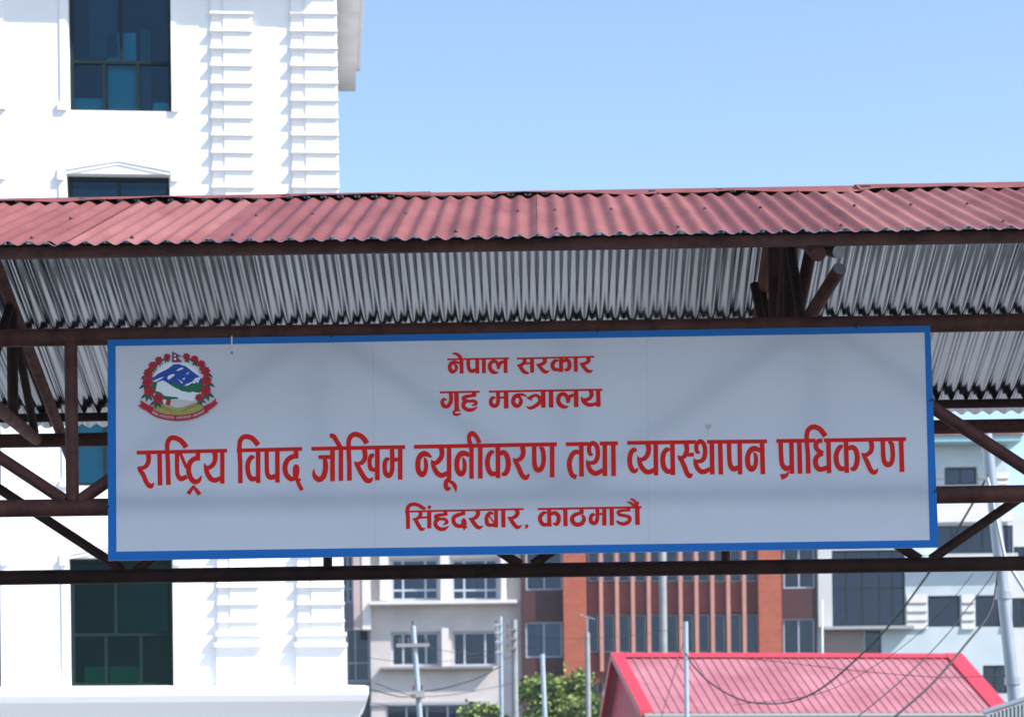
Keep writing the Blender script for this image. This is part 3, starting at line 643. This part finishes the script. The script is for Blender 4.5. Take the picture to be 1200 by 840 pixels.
# ------------------------------------------------------------------ sign board
BB0 = BF-RC-.038          # plane of the printed face
sg = thing('sign_board', 'wide white government sign with red Nepali lettering, round emblem and blue border', 'sign', S.o, S.rz)
def bp(px, py, lift=0.): a_, z_ = S.pt(px, py, BB0-lift); return (a_, BB0-lift, z_)
OUT = [(126, 398), (1090, 381.5), (1100, 641), (126.5, 656.5)]
INN = [(135.5, 405.5), (1083.5, 389.5), (1089.5, 632.5), (136.5, 646)]
def ring(mb, o, i, lift0, m):
    for k in range(4):
        a_, b_, c_, d_ = o[k], o[(k+1) % 4], i[(k+1) % 4], i[k]
        mb.poly([bp(*a_, lift0), bp(*b_, lift0), bp(*c_, lift0), bp(*d_, lift0)], m)
q = MB(); fr_ = [bp(*p) for p in OUT]; bk = [(a_, b_+.012, z_) for a_, b_, z_ in fr_]
q.mesh(fr_+bk, [(0, 1, 2, 3), (0, 4, 5, 1), (1, 5, 6, 2), (2, 6, 7, 3), (3, 7, 4, 0)], 'banner_white'); q.build('panel', sg)
q = MB(); ring(q, OUT, INN, .0012, 'banner_blue'); q.build('border', sg, fix=False)
LIFT = [.0010]
def ribbon(mb, pts, w, tile, m, sub=6, base=.0010, lim=.0018):
    x0, y0, sc = tile; P = [(p[0], p[1], p[2] if len(p) > 2 else w) for p in pts]
    out = []
    if len(P) == 2: out = P
    else:
        for i in range(len(P)-1):
            a, b, c, d = P[max(i-1, 0)], P[i], P[i+1], P[min(i+2, len(P)-1)]
            for k in range(sub):
                t = k/sub; out.append(tuple(.5*((2*b[j])+(c[j]-a[j])*t+(2*a[j]-5*b[j]+4*c[j]-d[j])*t*t+(3*b[j]-a[j]-3*c[j]+d[j])*t**3) for j in range(3)))
        out.append(P[-1])
    LIFT[0] = base+((LIFT[0]-base+.00003) % lim); lf = LIFT[0]
    Lp, Rp = [], []; n = len(out)
    for i, (x, y, ww) in enumerate(out):
        dx = out[min(i+1, n-1)][0]-out[max(i-1, 0)][0]; dy = out[min(i+1, n-1)][1]-out[max(i-1, 0)][1]; l = math.hypot(dx, dy) or 1
        nx, ny = -dy/l*ww/2, dx/l*ww/2
        Lp.append(bp(x0+(x+nx)*sc, y0+(y+ny)*sc, lf)); Rp.append(bp(x0+(x-nx)*sc, y0+(y-ny)*sc, lf))
    vs = Lp+Rp; mb.mesh(vs, [(i, i+1, n+i+1, n+i) for i in range(n-1)], m)
def disc(mb, x, y, r, tile, m):
    x0, y0, sc = tile; LIFT[0] += .00004
    mb.poly([bp(x0+(x+r*math.cos(t*math.pi/8))*sc, y0+(y+r*math.sin(t*math.pi/8))*sc, LIFT[0]) for t in range(16)], m)
def letters(rows):
    mb = MB(); LIFT[0] = .0010
    for tile, strokes in rows:
        for st in strokes:
            if st[0] == 'dot': disc(mb, st[1], st[2], st[3], tile, 'ink_red')
            else: ribbon(mb, st[0], st[1], tile, 'ink_red')
    return mb.build('lettering', sg, fix=False)
t_ = lambda x, y: (x, y, .1)
HL = 45
def ra(x, y, k=1.0, w=1.0):          # the letter ra hung from a point under the headline
    return [([(x, y, 60*w), (x+10*k, y+65*k, 58*w), (x-2*k, y+120*k, 56*w), (x-45*k, y+158*k, 50*w), (x-105*k, y+170*k, 46*w)], 50),
            ([(x-110*k, y+135*k, 12), (x-80*k, y+180*k, 46*w), (x-45*k, y+245*k, 56*w), (x-10*k, y+325*k, 56*w), (x+25*k, y+365*k, 56*w), (x+57*k, y+358*k, 48*w), (x+83*k, y+318*k, 8)], 50)]
main = [
 (t_(155, 502), [
  ([(52, 282), (1112, 258)], HL),
  ([(183, 290, 60), (192, 350, 58), (180, 410, 56), (140, 455, 48), (65, 465, 44)], 50), ([(62, 445, 14), (90, 485, 50), (130, 545, 56), (162, 620, 54), (195, 665, 56), (225, 672, 55), (255, 635, 12)], 50),
  ([(320, 285), (325, 665)], 55), ([(424, 660, 56), (418, 420, 54), (410, 250, 54), (412, 175, 56), (440, 120, 58), (490, 108, 60), (555, 132, 60), (600, 175, 62), (632, 222, 64)], 55),
  ([(525, 280, 52), (525, 480, 52), (538, 555, 54), (575, 588, 60), (640, 560, 50)], 52), ([(562, 285), (634, 460)], 38),
  ([(770, 272), (768, 376)], 54), ([(796, 348, 52), (735, 352, 58), (680, 395, 60), (660, 470, 60), (672, 550, 60), (705, 605, 62), (745, 624, 62), (787, 600, 45), (811, 548, 6)], 55),
  ([(722, 668, 30), (655, 765, 52)], 40), ([(712, 668, 30), (790, 772, 55)], 40),
  ([(965, 275, 64), (974, 335, 58), (955, 410, 56), (905, 455, 52), (845, 452, 40)], 55), ([(842, 405, 8), (862, 460, 48), (880, 525, 58), (922, 588, 60), (975, 605, 58), (1035, 578, 50)], 55), ([(1055, 265), (1055, 645)], 52)]),
 (t_(270, 502), [
  ([(75, 256), (842, 238)], HL),
  ([(117, 640, 54), (115, 420, 54), (107, 250, 54), (110, 160, 56), (140, 108, 58), (185, 93, 60), (245, 108, 60), (288, 145, 62), (326, 195, 64)], 56),
  ([(280, 345, 34), (248, 335, 54), (212, 385, 58), (202, 460, 58), (215, 540, 58), (250, 588, 60), (305, 585, 52)], 55), ([(325, 262), (325, 638)], 54),
  ([(425, 255, 52), (427, 470, 52), (440, 545, 56), (478, 572, 62), (535, 552, 52)], 54), ([(550, 252), (551, 632)], 54),
  ([(770, 250), (770, 352)], 55), ([(797, 325, 50), (730, 328, 60), (668, 372, 60), (640, 450, 60), (652, 530, 60), (697, 583, 60), (735, 588, 52), (775, 570, 46)], 55),
  ([(770, 418, 30), (770, 450, 72), (770, 500, 80), (766, 560, 66), (768, 600, 50)], 60), ([(765, 600), (826, 598)], 32), ([(770, 575, 40), (800, 645, 46), (840, 722, 46)], 46)]),
 (t_(360, 502), [
  ([(50, 236), (1148, 215)], HL),
  ([(132, 335), (280, 332)], 48), ([(200, 345, 40), (213, 400, 58), (213, 480, 62), (190, 560, 64), (150, 595, 62), (105, 578, 60), (78, 530, 42), (79, 465, 4)], 55), ([(297, 245), (297, 617)], 56),
  ([(395, 245), (395, 612)], 54), ([(264, 84, 50), (305, 88, 56), (342, 140, 56), (392, 225, 52)], 50),
  ([(495, 610, 56), (493, 400, 54), (485, 230, 54), (488, 140, 56), (517, 85, 58), (570, 66, 60), (630, 88, 60), (670, 125, 62), (700, 175, 64)], 55),
  ([(668, 240, 60), (680, 310, 58), (665, 372, 56), (620, 408, 50), (556, 415, 44)], 55), ([(552, 385, 12), (585, 428, 50), (630, 510, 58), (677, 585, 60), (712, 610, 62), (745, 602, 50), (769, 568, 6)], 55),
  ([(785, 318, 40), (757, 315, 52), (735, 350, 50), (731, 410, 52), (747, 470, 54), (800, 485, 46)], 50), ([(822, 230), (822, 605)], 56),
  ([(995, 230, 54), (997, 430, 54), (987, 515, 54), (955, 552, 60), (920, 525, 56), (908, 465, 54), (912, 395, 54), (935, 358, 50), (965, 365, 26)], 54), ([(1000, 365), (1070, 362)], 46), ([(1090, 225), (1090, 598)], 54)]),
 (t_(480, 502), [
  ([(52, 213), (1726, 183)], 46),
  ([(170, 340, 14), (186, 375, 44), (193, 440, 48), (180, 510, 54), (145, 537, 66), (108, 500, 62), (96, 430, 62), (106, 355, 62), (145, 302, 68), (200, 300, 62), (258, 335, 20)], 55),
  ([(370, 220, 62), (380, 290, 58), (362, 350, 58), (312, 400, 55), (260, 395, 40)], 55), ([(256, 360, 6), (270, 410, 42), (292, 470, 55), (332, 528, 60), (380, 548, 60), (445, 520, 50)], 55), ([(463, 222), (463, 590)], 54),
  ([(470, 580, 44), (432, 618, 52), (425, 675, 54), (447, 707, 50), (480, 690, 26)], 50), ([(450, 612, 24), (500, 632, 44), (535, 680, 46), (545, 748, 4)], 40),
  ([(625, 338, 14), (640, 385, 46), (645, 440, 50), (635, 505, 54), (600, 530, 66), (563, 490, 62), (553, 420, 62), (563, 350, 62), (600, 298, 68), (650, 290, 60), (702, 315, 46)], 55), ([(725, 208), (726, 587)], 53),
  ([(828, 205), (829, 585)], 54), ([(718, 200, 52), (697, 125, 50), (705, 75, 52), (735, 57, 60), (775, 85, 52), (802, 130, 50), (818, 170, 52)], 50),
  ([(988, 278, 34), (955, 280, 54), (922, 330, 58), (912, 410, 60), (930, 490, 60), (965, 528, 60), (1015, 525, 50)], 55), ([(1035, 200), (1036, 580)], 55),
  ([(1055, 300, 46), (1095, 278, 58), (1137, 312, 60), (1156, 380, 62), (1155, 450, 62), (1135, 510, 60), (1108, 533, 50), (1080, 518, 30)], 55)]),
 (t_(570, 502), ra(422, 208)+[([(560, 200, 54), (562, 385, 54), (577, 460, 56), (614, 485, 64), (650, 458, 56), (670, 390, 54), (668, 300, 54), (655, 240, 52), (620, 222, 20)], 54), ([(770, 198), (771, 570)], 54)]),
 (t_(660, 502), [
  ([(32, 183), (300, 178)], 46), ([(428, 174), (641, 171)], 46),
  ([(190, 278, 52), (140, 275, 56), (97, 320, 60), (72, 400, 60), (80, 480, 60), (107, 545, 56), (156, 570, 56)], 55), ([(212, 180), (215, 562)], 56),
  ([(348, 300, 20), (318, 300, 46), (303, 250, 52), (313, 195, 52), (350, 170, 56), (390, 200, 54), (406, 270, 54), (400, 340, 56), (365, 395, 52), (285, 402, 40)], 50), ([(276, 358, 6), (292, 430, 50), (328, 500, 58), (390, 524, 60), (465, 485, 50)], 55), ([(487, 175), (489, 556)], 55), ([(587, 172), (591, 556)], 55)]),
 (t_(730, 492), [
  ([(50, 268), (856, 257)], 46), ([(985, 256), (1690, 249)], 46),
  ([(158, 362, 34), (130, 348, 56), (97, 380, 58), (80, 450, 60), (86, 530, 60), (115, 588, 60), (150, 594, 50), (181, 556, 6)], 55),
  ([(290, 278, 62), (302, 345, 58), (280, 420, 58), (232, 460, 52), (175, 458, 40)], 55), ([(170, 415, 6), (190, 478, 48), (217, 545, 58), (262, 598, 60), (310, 608, 58), (365, 582, 50)], 55), ([(384, 272), (387, 648)], 55),
  ([(548, 355, 34), (512, 346, 54), (477, 395, 58), (467, 470, 60), (480, 550, 60), (520, 600, 60), (575, 595, 52)], 55), ([(579, 268), (586, 645)], 55),
  ([(740, 270, 58), (750, 340, 56), (735, 400, 56), (700, 440, 50), (645, 447, 44)], 55), ([(643, 415, 16), (680, 462, 50), (717, 535, 58), (750, 620, 58), (785, 655, 58), (818, 625, 10)], 55), ([(755, 405), (832, 405)], 46),
  ([(905, 380, 18), (873, 375, 46), (860, 330, 52), (868, 280, 52), (905, 250, 56), (945, 277, 54), (963, 350, 54), (955, 430, 56), (920, 478, 52), (840, 484, 40)], 50), ([(833, 440, 6), (850, 510, 50), (887, 580, 58), (945, 607, 60), (1022, 570, 50)], 55), ([(1042, 262), (1048, 638)], 55), ([(1139, 258), (1148, 638)], 55)]),
 (t_(820, 492), [
  ([(343, 258, 54), (349, 465, 54), (364, 540, 58), (402, 573, 64), (458, 550, 52)], 54), ([(467, 258), (474, 637)], 54),
  ([(632, 376, 14), (653, 415, 46), (660, 470, 50), (647, 540, 54), (610, 575, 66), (572, 540, 62), (560, 460, 62), (573, 392, 62), (610, 343, 68), (660, 336, 60), (712, 362, 46)], 55), ([(730, 255), (740, 635)], 56)]),
 (t_(900, 492), [
  ([(98, 245), (556, 240)], 46), ([(655, 238), (1619, 222)], 46),
  ([(148, 250, 54), (156, 455, 54), (172, 530, 58), (215, 568, 64), (265, 550, 52)], 54), ([(274, 248), (281, 628)], 55), ([(242, 600, 14), (215, 645, 44), (150, 668, 72)], 40), ([(366, 245), (376, 628)], 55),
  ([(473, 625, 56), (468, 420, 54), (455, 240, 54), (458, 150, 56), (490, 97, 58), (545, 80, 60), (603, 103, 60), (642, 145, 62), (674, 190, 64)], 56),
  ([(638, 242, 54), (592, 247, 54), (560, 290, 56), (580, 350, 56), (646, 392, 52)], 54), ([(646, 394, 50), (592, 412, 56), (558, 465, 60), (567, 540, 60), (612, 577, 60), (700, 555, 52)], 55), ([(708, 240), (716, 622)], 55),
  ([(878, 315, 34), (845, 315, 54), (810, 370, 58), (798, 440, 60), (812, 520, 60), (850, 568, 60), (900, 565, 50)], 55), ([(914, 240), (924, 618)], 55),
  ([(940, 338, 46), (985, 318, 58), (1027, 350, 60), (1046, 420, 62), (1043, 490, 62), (1022, 555, 60), (995, 575, 50), (970, 558, 30)], 55)]),
 (t_(970, 492), ra(507, 246)+[([(645, 238, 55), (652, 420, 55), (668, 495, 58), (710, 523, 64), (747, 497, 56), (762, 430, 54), (758, 330, 54), (745, 275, 52), (708, 260, 20)], 55), ([(860, 228), (871, 607)], 56)]),
]
letters(main)
A_, B_ = t_(510, 405), t_(600, 405)
letters([
 (A_, [([(140, 161), (867, 148)], 22),
  ([(212, 212, 10), (240, 232, 36), (250, 262, 38), (228, 298, 38), (192, 300, 50), (170, 255, 46), (187, 210, 46), (228, 192, 38), (295, 208, 24)], 40), ([(308, 158), (310, 328)], 46), ([(202, 92, 16), (245, 96, 34), (285, 125, 44), (312, 175, 46)], 40),
  ([(387, 158, 44), (390, 245, 44), (408, 288, 46), (440, 297, 46), (485, 275, 38)], 44), ([(492, 155), (495, 326)], 46), ([(570, 152), (571, 322)], 46),
  ([(745, 312, 8), (690, 313, 46), (648, 278, 48), (641, 225, 48), (670, 186, 42), (710, 188, 42), (735, 222, 40), (742, 275, 38)], 42), ([(742, 262, 32), (768, 200, 40), (815, 186, 30)], 36), ([(824, 148), (826, 320)], 46)]),
 (B_, [([(55, 151), (966, 129)], 22),
  ([(140, 148, 46), (150, 185, 46), (117, 220, 40), (60, 232, 18)], 42), ([(58, 225, 10), (100, 252, 44), (140, 305, 46), (197, 324, 26)], 42), ([(140, 210), (225, 206)], 24), ([(235, 145), (236, 317)], 46),
  ([(380, 142, 50), (386, 185, 48), (350, 215, 40), (288, 225, 18)], 42), ([(283, 215, 10), (320, 240, 42), (365, 292, 44), (402, 308, 40), (440, 290, 6)], 42),
  ([(548, 172, 18), (502, 180, 44), (475, 225, 50), (492, 272, 46), (555, 282, 36)], 42), ([(573, 140), (576, 308)], 46), ([(588, 190, 34), (640, 166, 44), (672, 200, 48), (670, 255, 48), (642, 285, 38), (608, 272, 14)], 42),
  ([(746, 135), (749, 305)], 46), ([(890, 132, 50), (898, 175, 48), (862, 205, 40), (800, 214, 18)], 42), ([(795, 205, 10), (830, 232, 42), (872, 284, 44), (912, 302, 40), (950, 284, 6)], 42)]),
])
letters([
 (A_, [([(52, 547), (522, 539)], 25), ([(628, 538), (1962, 515)], 25),
  ([(178, 545, 46), (186, 600, 48), (180, 660, 48), (147, 708, 46), (104, 706, 50), (82, 662, 46), (103, 627, 38), (137, 636, 14)], 44), ([(248, 540), (253, 760)], 54), ([(262, 752, 34), (218, 772, 28), (228, 803, 32), (268, 806, 30), (308, 792, 8)], 30), ([(240, 757), (300, 760)], 18),
  ([(455, 540), (455, 592)], 54), ([(480, 585, 26), (400, 590, 40), (338, 605, 42), (335, 630, 40), (395, 650, 34), (455, 648, 40), (480, 680, 38), (428, 702, 14)], 38), ([(400, 640, 30), (342, 665, 48), (332, 712, 48), (378, 749, 46), (440, 748, 42), (500, 712, 8)], 44),
  ([(735, 540, 46), (738, 640, 46), (725, 690, 46), (690, 706, 48), (655, 680, 48), (655, 632, 44), (682, 608, 38), (704, 620, 14)], 44), ([(745, 610), (818, 606)], 26), ([(830, 540), (833, 735)], 54),
  ([(955, 612, 10), (988, 602, 30), (1006, 650, 46), (982, 700, 44), (942, 700, 52), (913, 660, 50), (930, 600, 50), (975, 575, 38), (1035, 575, 30), (1070, 594, 14)], 44)]),
 (B_, [([(170, 602, 6), (205, 612, 40), (240, 592, 38), (288, 580, 34), (325, 618, 46), (322, 662, 46), (272, 706, 44), (212, 730, 36), (170, 712, 14)], 40), ([(205, 610, 38), (235, 642, 14)], 26), ([(320, 645), (350, 655)], 34), ([(365, 525), (367, 726)], 54), ([(457, 522), (459, 724)], 54),
  ([(664, 708, 8), (620, 718, 40), (562, 690, 52), (541, 635, 52), (560, 582, 50), (605, 566, 46), (645, 600, 48), (660, 668, 46)], 46), ([(660, 652, 40), (682, 592, 42), (735, 578, 34)], 40), ([(750, 518), (753, 718)], 54),
  ([(920, 520, 52), (935, 570, 50), (912, 615, 44), (870, 632, 40), (815, 625, 20)], 44), ([(812, 592, 6), (832, 645, 42), (880, 685, 48), (930, 692, 46), (995, 676, 38)], 44), ([(1010, 515), (1013, 714)], 52)]),
])
C_, D_, E_ = t_(470, 564), t_(560, 564), t_(650, 564)
letters([
 (C_, [([(45, 352), (1440, 322)], 24),
  ([(82, 555, 48), (80, 420, 48), (75, 335, 46), (92, 285, 46), (140, 265, 44), (200, 275, 44), (250, 305, 42), (288, 318, 30)], 46),
  ([(220, 348, 46), (228, 390, 46), (197, 430, 40), (136, 443, 16)], 42), ([(132, 432, 8), (175, 462, 44), (215, 530, 48), (245, 560, 42), (286, 540, 6)], 42), ([(220, 424), (320, 418)], 24), ([(330, 345), (331, 550)], 50), ('dot', 332, 300, 22),
  ([(520, 335), (520, 392)], 50), ([(545, 386, 26), (470, 390, 38), (412, 402, 40), (410, 425, 40), (465, 438, 32), (515, 442, 40), (536, 480, 40), (492, 506, 12)], 38), ([(465, 432, 30), (412, 460, 48), (406, 510, 48), (450, 553, 48), (510, 554, 42), (562, 518, 6)], 44),
  ([(727, 332), (727, 392)], 50), ([(752, 378, 26), (682, 386, 44), (627, 412, 48), (613, 450, 48), (632, 500, 48), (682, 522, 48), (738, 515, 42)], 44), ([(735, 430, 24), (735, 460, 62), (738, 500, 64), (738, 535, 44), (742, 572, 6)], 50), ([(725, 540), (776, 534)], 22),
  ([(895, 335, 52), (902, 380, 50), (868, 425, 44), (798, 440, 18)], 44), ([(793, 425, 10), (830, 455, 44), (877, 515, 48), (917, 540, 44), (962, 516, 6)], 44)]),
 (D_, [([(182, 378, 24), (140, 370, 44), (106, 410, 48), (103, 460, 48), (122, 505, 46), (195, 508, 40)], 44), ([(128, 395), (195, 490)], 18), ([(212, 325), (213, 538)], 47), ([(297, 325), (300, 536)], 50),
  ([(455, 328, 52), (464, 375, 50), (427, 418, 44), (354, 430, 18)], 44), ([(350, 412, 10), (385, 445, 44), (432, 510, 48), (472, 535, 44), (522, 506, 6)], 44), ([(562, 506, 36), (574, 528, 32), (548, 553, 6)], 30),
  ([(700, 322), (1920, 300)], 25),
  ([(808, 362, 18), (767, 370, 44), (732, 410, 50), (734, 460, 50), (767, 502, 48), (820, 502, 40)], 44), ([(835, 312), (839, 526)], 49), ([(852, 385, 38), (900, 366, 46), (942, 400, 52), (946, 450, 52), (922, 500, 44), (878, 486, 14)], 46), ([(1024, 312), (1028, 522)], 50)]),
 (E_, [([(315, 305), (315, 375)], 50), ([(338, 368, 22), (272, 376, 42), (217, 405, 48), (205, 450, 52), (230, 492, 50), (280, 503, 50), (328, 480, 50), (345, 430, 46), (318, 388, 22)], 46),
  ([(500, 305, 46), (502, 410, 46), (490, 468, 46), (460, 488, 50), (426, 465, 48), (425, 412, 46), (450, 386, 40), (474, 398, 12)], 44), ([(510, 380), (575, 378)], 24), ([(582, 302), (583, 515)], 50), ([(668, 300), (671, 512)], 49),
  ([(865, 300), (865, 350)], 46), ([(887, 336, 26), (800, 338, 32), (747, 355, 40), (762, 388, 40), (830, 400, 38), (877, 422, 46), (872, 465, 46), (820, 494, 46), (767, 488, 38), (726, 460, 26)], 40),
  ([(968, 295), (972, 508)], 54), ([(882, 203, 12), (925, 215, 28), (955, 260, 36), (972, 305, 38)], 30), ([(848, 240, 12), (890, 250, 28), (930, 283, 34), (968, 308, 30)], 30), ('dot', 975, 252, 18)]),
])
# emblem
em = MB(); ET = (150, 400, 1/8.4); LV = [.0010]
def epoly(pts, m):
    LV[0] += .00003; em.poly([bp(ET[0]+x*ET[2], ET[1]+y*ET[2], LV[0]) for x, y in pts], m)
def estroke(pts, w, m):
    LIFT[0] = LV[0]; ribbon(em, pts, w, ET, m, 4, .0010, 1.); LV[0] = LIFT[0]
def blob(x, y, r, m, lobes=7, ph=0., sq=1.): epoly([(x+r*(1+.13*math.cos(lobes*t*.2618+ph))*math.cos(t*.2618), y+sq*r*(1+.13*math.cos(lobes*t*.2618+ph))*math.sin(t*.2618)) for t in range(24)], m)
epoly([(485+238*math.cos(t*.2618), 412+225*math.sin(t*.2618)) for t in range(24)], 'e_white')
epoly([(235, 365), (300, 315), (390, 270), (450, 225), (500, 222), (570, 245), (640, 300), (710, 350), (740, 372), (735, 415), (650, 440), (560, 435), (500, 450), (420, 430), (350, 395), (270, 405), (245, 395)], 'e_blue')
for p in ([(385, 360), (400, 335), (440, 320), (465, 325), (440, 350), (400, 378)], [(470, 288), (510, 262), (545, 255), (540, 272), (500, 288)], [(563, 328), (602, 298), (592, 320)], [(530, 370), (562, 353), (556, 380)], [(488, 368), (542, 405), (530, 414)], [(245, 387), (350, 345), (342, 360), (270, 400)], [(555, 428), (635, 395), (660, 362), (725, 345), (700, 385), (690, 412), (672, 398), (655, 415), (630, 408), (590, 436)]): epoly(p, 'e_white')
epoly([(395, 420), (450, 398), (520, 440), (580, 437), (640, 412), (690, 420), (735, 392), (755, 440), (705, 505), (655, 502), (640, 492), (600, 505), (560, 492), (525, 490), (500, 470), (450, 455)], 'e_green')
epoly([(235, 405), (300, 395), (278, 470), (262, 495), (235, 480)], 'e_green')
epoly([(250, 480), (320, 500), (360, 535), (440, 545), (500, 545), (490, 565), (380, 575), (330, 565), (285, 545)], 'e_green')
epoly([(280, 440), (290, 402), (345, 383), (390, 408), (430, 437), (490, 472), (540, 492), (600, 503), (672, 500), (668, 582), (590, 577), (500, 552), (440, 540), (380, 525), (330, 505), (275, 480)], 'e_white')
epoly([(240, 625), (290, 598), (360, 628), (415, 632), (480, 655), (540, 645), (640, 605), (720, 600), (748, 640), (740, 680), (640, 710), (480, 728), (330, 708), (245, 672)], 'e_lime')
epoly([(412, 582), (480, 570), (560, 574), (650, 588), (600, 615), (540, 642), (470, 652), (412, 632)], 'e_skin'); epoly([(378, 575), (424, 570), (414, 630), (368, 624)], 'e_red')
for s_ in (-1, 1):
    cx = 482
    estroke([(cx+s_*10, 692), (cx+s_*90, 672), (cx+s_*205, 612)], 8, 'e_orange')
    for k in range(6): u = k/6; x = cx+s_*(50+150*u); y = 682-65*u; estroke([(x, y), (x+s_*26, y-16), (x+s_*34, y-4)], 9, 'e_orange'); estroke([(x, y), (x+s_*26, y+10)], 8, 'e_orange')
def leaf(x, y, ang, l, wd, m): estroke([(x, y, 2), (x+l*.5*math.cos(ang), y+l*.5*math.sin(ang), wd), (x+l*math.cos(ang), y+l*math.sin(ang), 1)], wd, m)
fl = [(385, 150, 33), (303, 182, 36), (243, 237, 41), (200, 310, 46), (193, 397, 52), (210, 492, 52), (297, 562, 52), (575, 147, 35), (655, 173, 38), (722, 222, 40), (762, 292, 46), (772, 382, 50), (763, 482, 52), (702, 552, 40)]
for (x, y, r) in fl:
    out = -1 if x < 485 else 1
    for an in (math.pi*.5-out*.15, math.pi*.5-out*.9, math.pi*.5+out*.5): leaf(x+out*r*.3, y+r*.3, an, r*1.75, r*.55, 'e_dgreen')
    leaf(x, y+r*.2, math.pi*.5+out*.8 if out < 0 else math.pi*.5-out*.1, r*1.5, r*.5, 'e_green')
for i, (x, y, r) in enumerate(fl):
    blob(x, y, r, 'e_red', 7, i*1.3, .92)
    for k in range(4): an = k*1.57+i; estroke([(x, y), (x+r*.55*math.cos(an), y+r*.55*math.sin(an))], r*.16, 'e_dred')
epoly([(434, 98), (528, 148), (482, 154), (538, 204), (434, 204)], 'e_navy'); epoly([(442, 112), (508, 146), (462, 151), (520, 197), (442, 197)], 'e_red'); blob(461, 139, 10, 'e_white'); blob(463, 173, 12, 'e_white')
inner = [(232, 660), (330, 706), (480, 724), (640, 706), (752, 655)]; outer = [(798, 690), (650, 757), (480, 780), (300, 752), (190, 692)]
epoly([(95, 627), (132, 618), (116, 573), (170, 606), (252, 648), (240, 690), (196, 690), (130, 655)], 'e_red'); epoly([(888, 603), (866, 594), (864, 556), (828, 597), (740, 640), (752, 690), (795, 678), (850, 640)], 'e_red')
def bez(P, n=16):
    out = []
    for i in range(n+1):
        t = i/n*(len(P)-1); k = min(int(t), len(P)-2); u = t-k; a, b, c, d = P[max(k-1, 0)], P[k], P[k+1], P[min(k+2, len(P)-1)]
        out.append(tuple(.5*((2*b[j])+(c[j]-a[j])*u+(2*a[j]-5*b[j]+4*c[j]-d[j])*u*u+(3*b[j]-a[j]-3*c[j]+d[j])*u**3) for j in range(2)))
    return out
epoly(bez(inner)+bez(outer), 'e_red')
mid = bez([(225, 685), (315, 729), (480, 751), (645, 731), (768, 675)], 60)
for i in range(4, 57):                       # the motto on the scroll: a row of tiny hanging letters in four words
    if i in (13, 14, 28, 29, 43, 44): continue
    x, y = mid[i]; rnd = random.Random(i*7)
    nx, ny = mid[i+1]; estroke([(x-1, y-10), (nx+1, ny-10)], 5, 'e_pink'); estroke([(x+2, y-10), (x+2.5, y+12)], 5, 'e_pink')
    if i % 2: estroke([(x-4, y-2), (x-7, y+5), (x-1, y+8)], 5, 'e_pink')
em.build('emblem', sg, fix=False)
# stain, hanging tie and the wire loops that hold the sheet
q = MB(); LIFT[0] = .001
q.poly([bp(830+x, 500+y, .002) for x, y in ((0, 3.6), (-3, 1), (-3.8, -1.5), (-2.6, -3), (-.6, -2.6), (.3, -3), (2.8, -3.2), (4, -1.4), (2.6, 1.2))], 'stain'); q.poly([bp(829+x, 500+y, .0021) for x, y in ((0, 3), (.8, 3), (.9, 12), (.2, 12))], 'stain'); q.build('stain', sg, fix=False)
q = MB(); p0 = Vector(bp(271.5, 394, .006)); p1 = Vector(bp(271.7, 412, .006)); q.tube([p0, p1], .003, 'offwhite', 8); q.tube([p1, p1+Vector((0, 0, -.008))], .004, 'brown_block', 8); q.build('hanging_tie', sg)
for (x, y, dx, dy) in ((128, 592, -5, 4), (1094, 577, 6, -6), (127, 470, -4, 3), (1089, 470, 5, -3), (388, 396, 2, -8), (700, 390, 2, -8), (1003, 385, 2, -8)):
    q = MB(); a_ = Vector(bp(x, y, .004)); b_ = Vector(bp(x+dx, y+dy, .004)); q.tube([a_, b_, b_+Vector((0, .085, 0))], .0035, 'cable', 6); q.build('tie_wire', sg)

# ------------------------------------------------------------------ air
hz = MB(); hz.box(-120, 120, -30, 160, -1, 40, 'cable'); ho = hz.build('haze'); tag(ho, kind='stuff')
hm = bpy.data.materials.new('haze'); hm.use_nodes = True; hn = hm.node_tree; hn.nodes.remove(hn.nodes['Principled BSDF'])
pv = hn.nodes.new('ShaderNodeVolumePrincipled'); pv.inputs['Density'].default_value = .00045; pv.inputs['Color'].default_value = (.85, .92, 1, 1); pv.inputs['Anisotropy'].default_value = .3
hn.links.new(pv.outputs[0], hn.nodes['Material Output'].inputs['Volume']); ho.data.materials.clear(); ho.data.materials.append(hm)
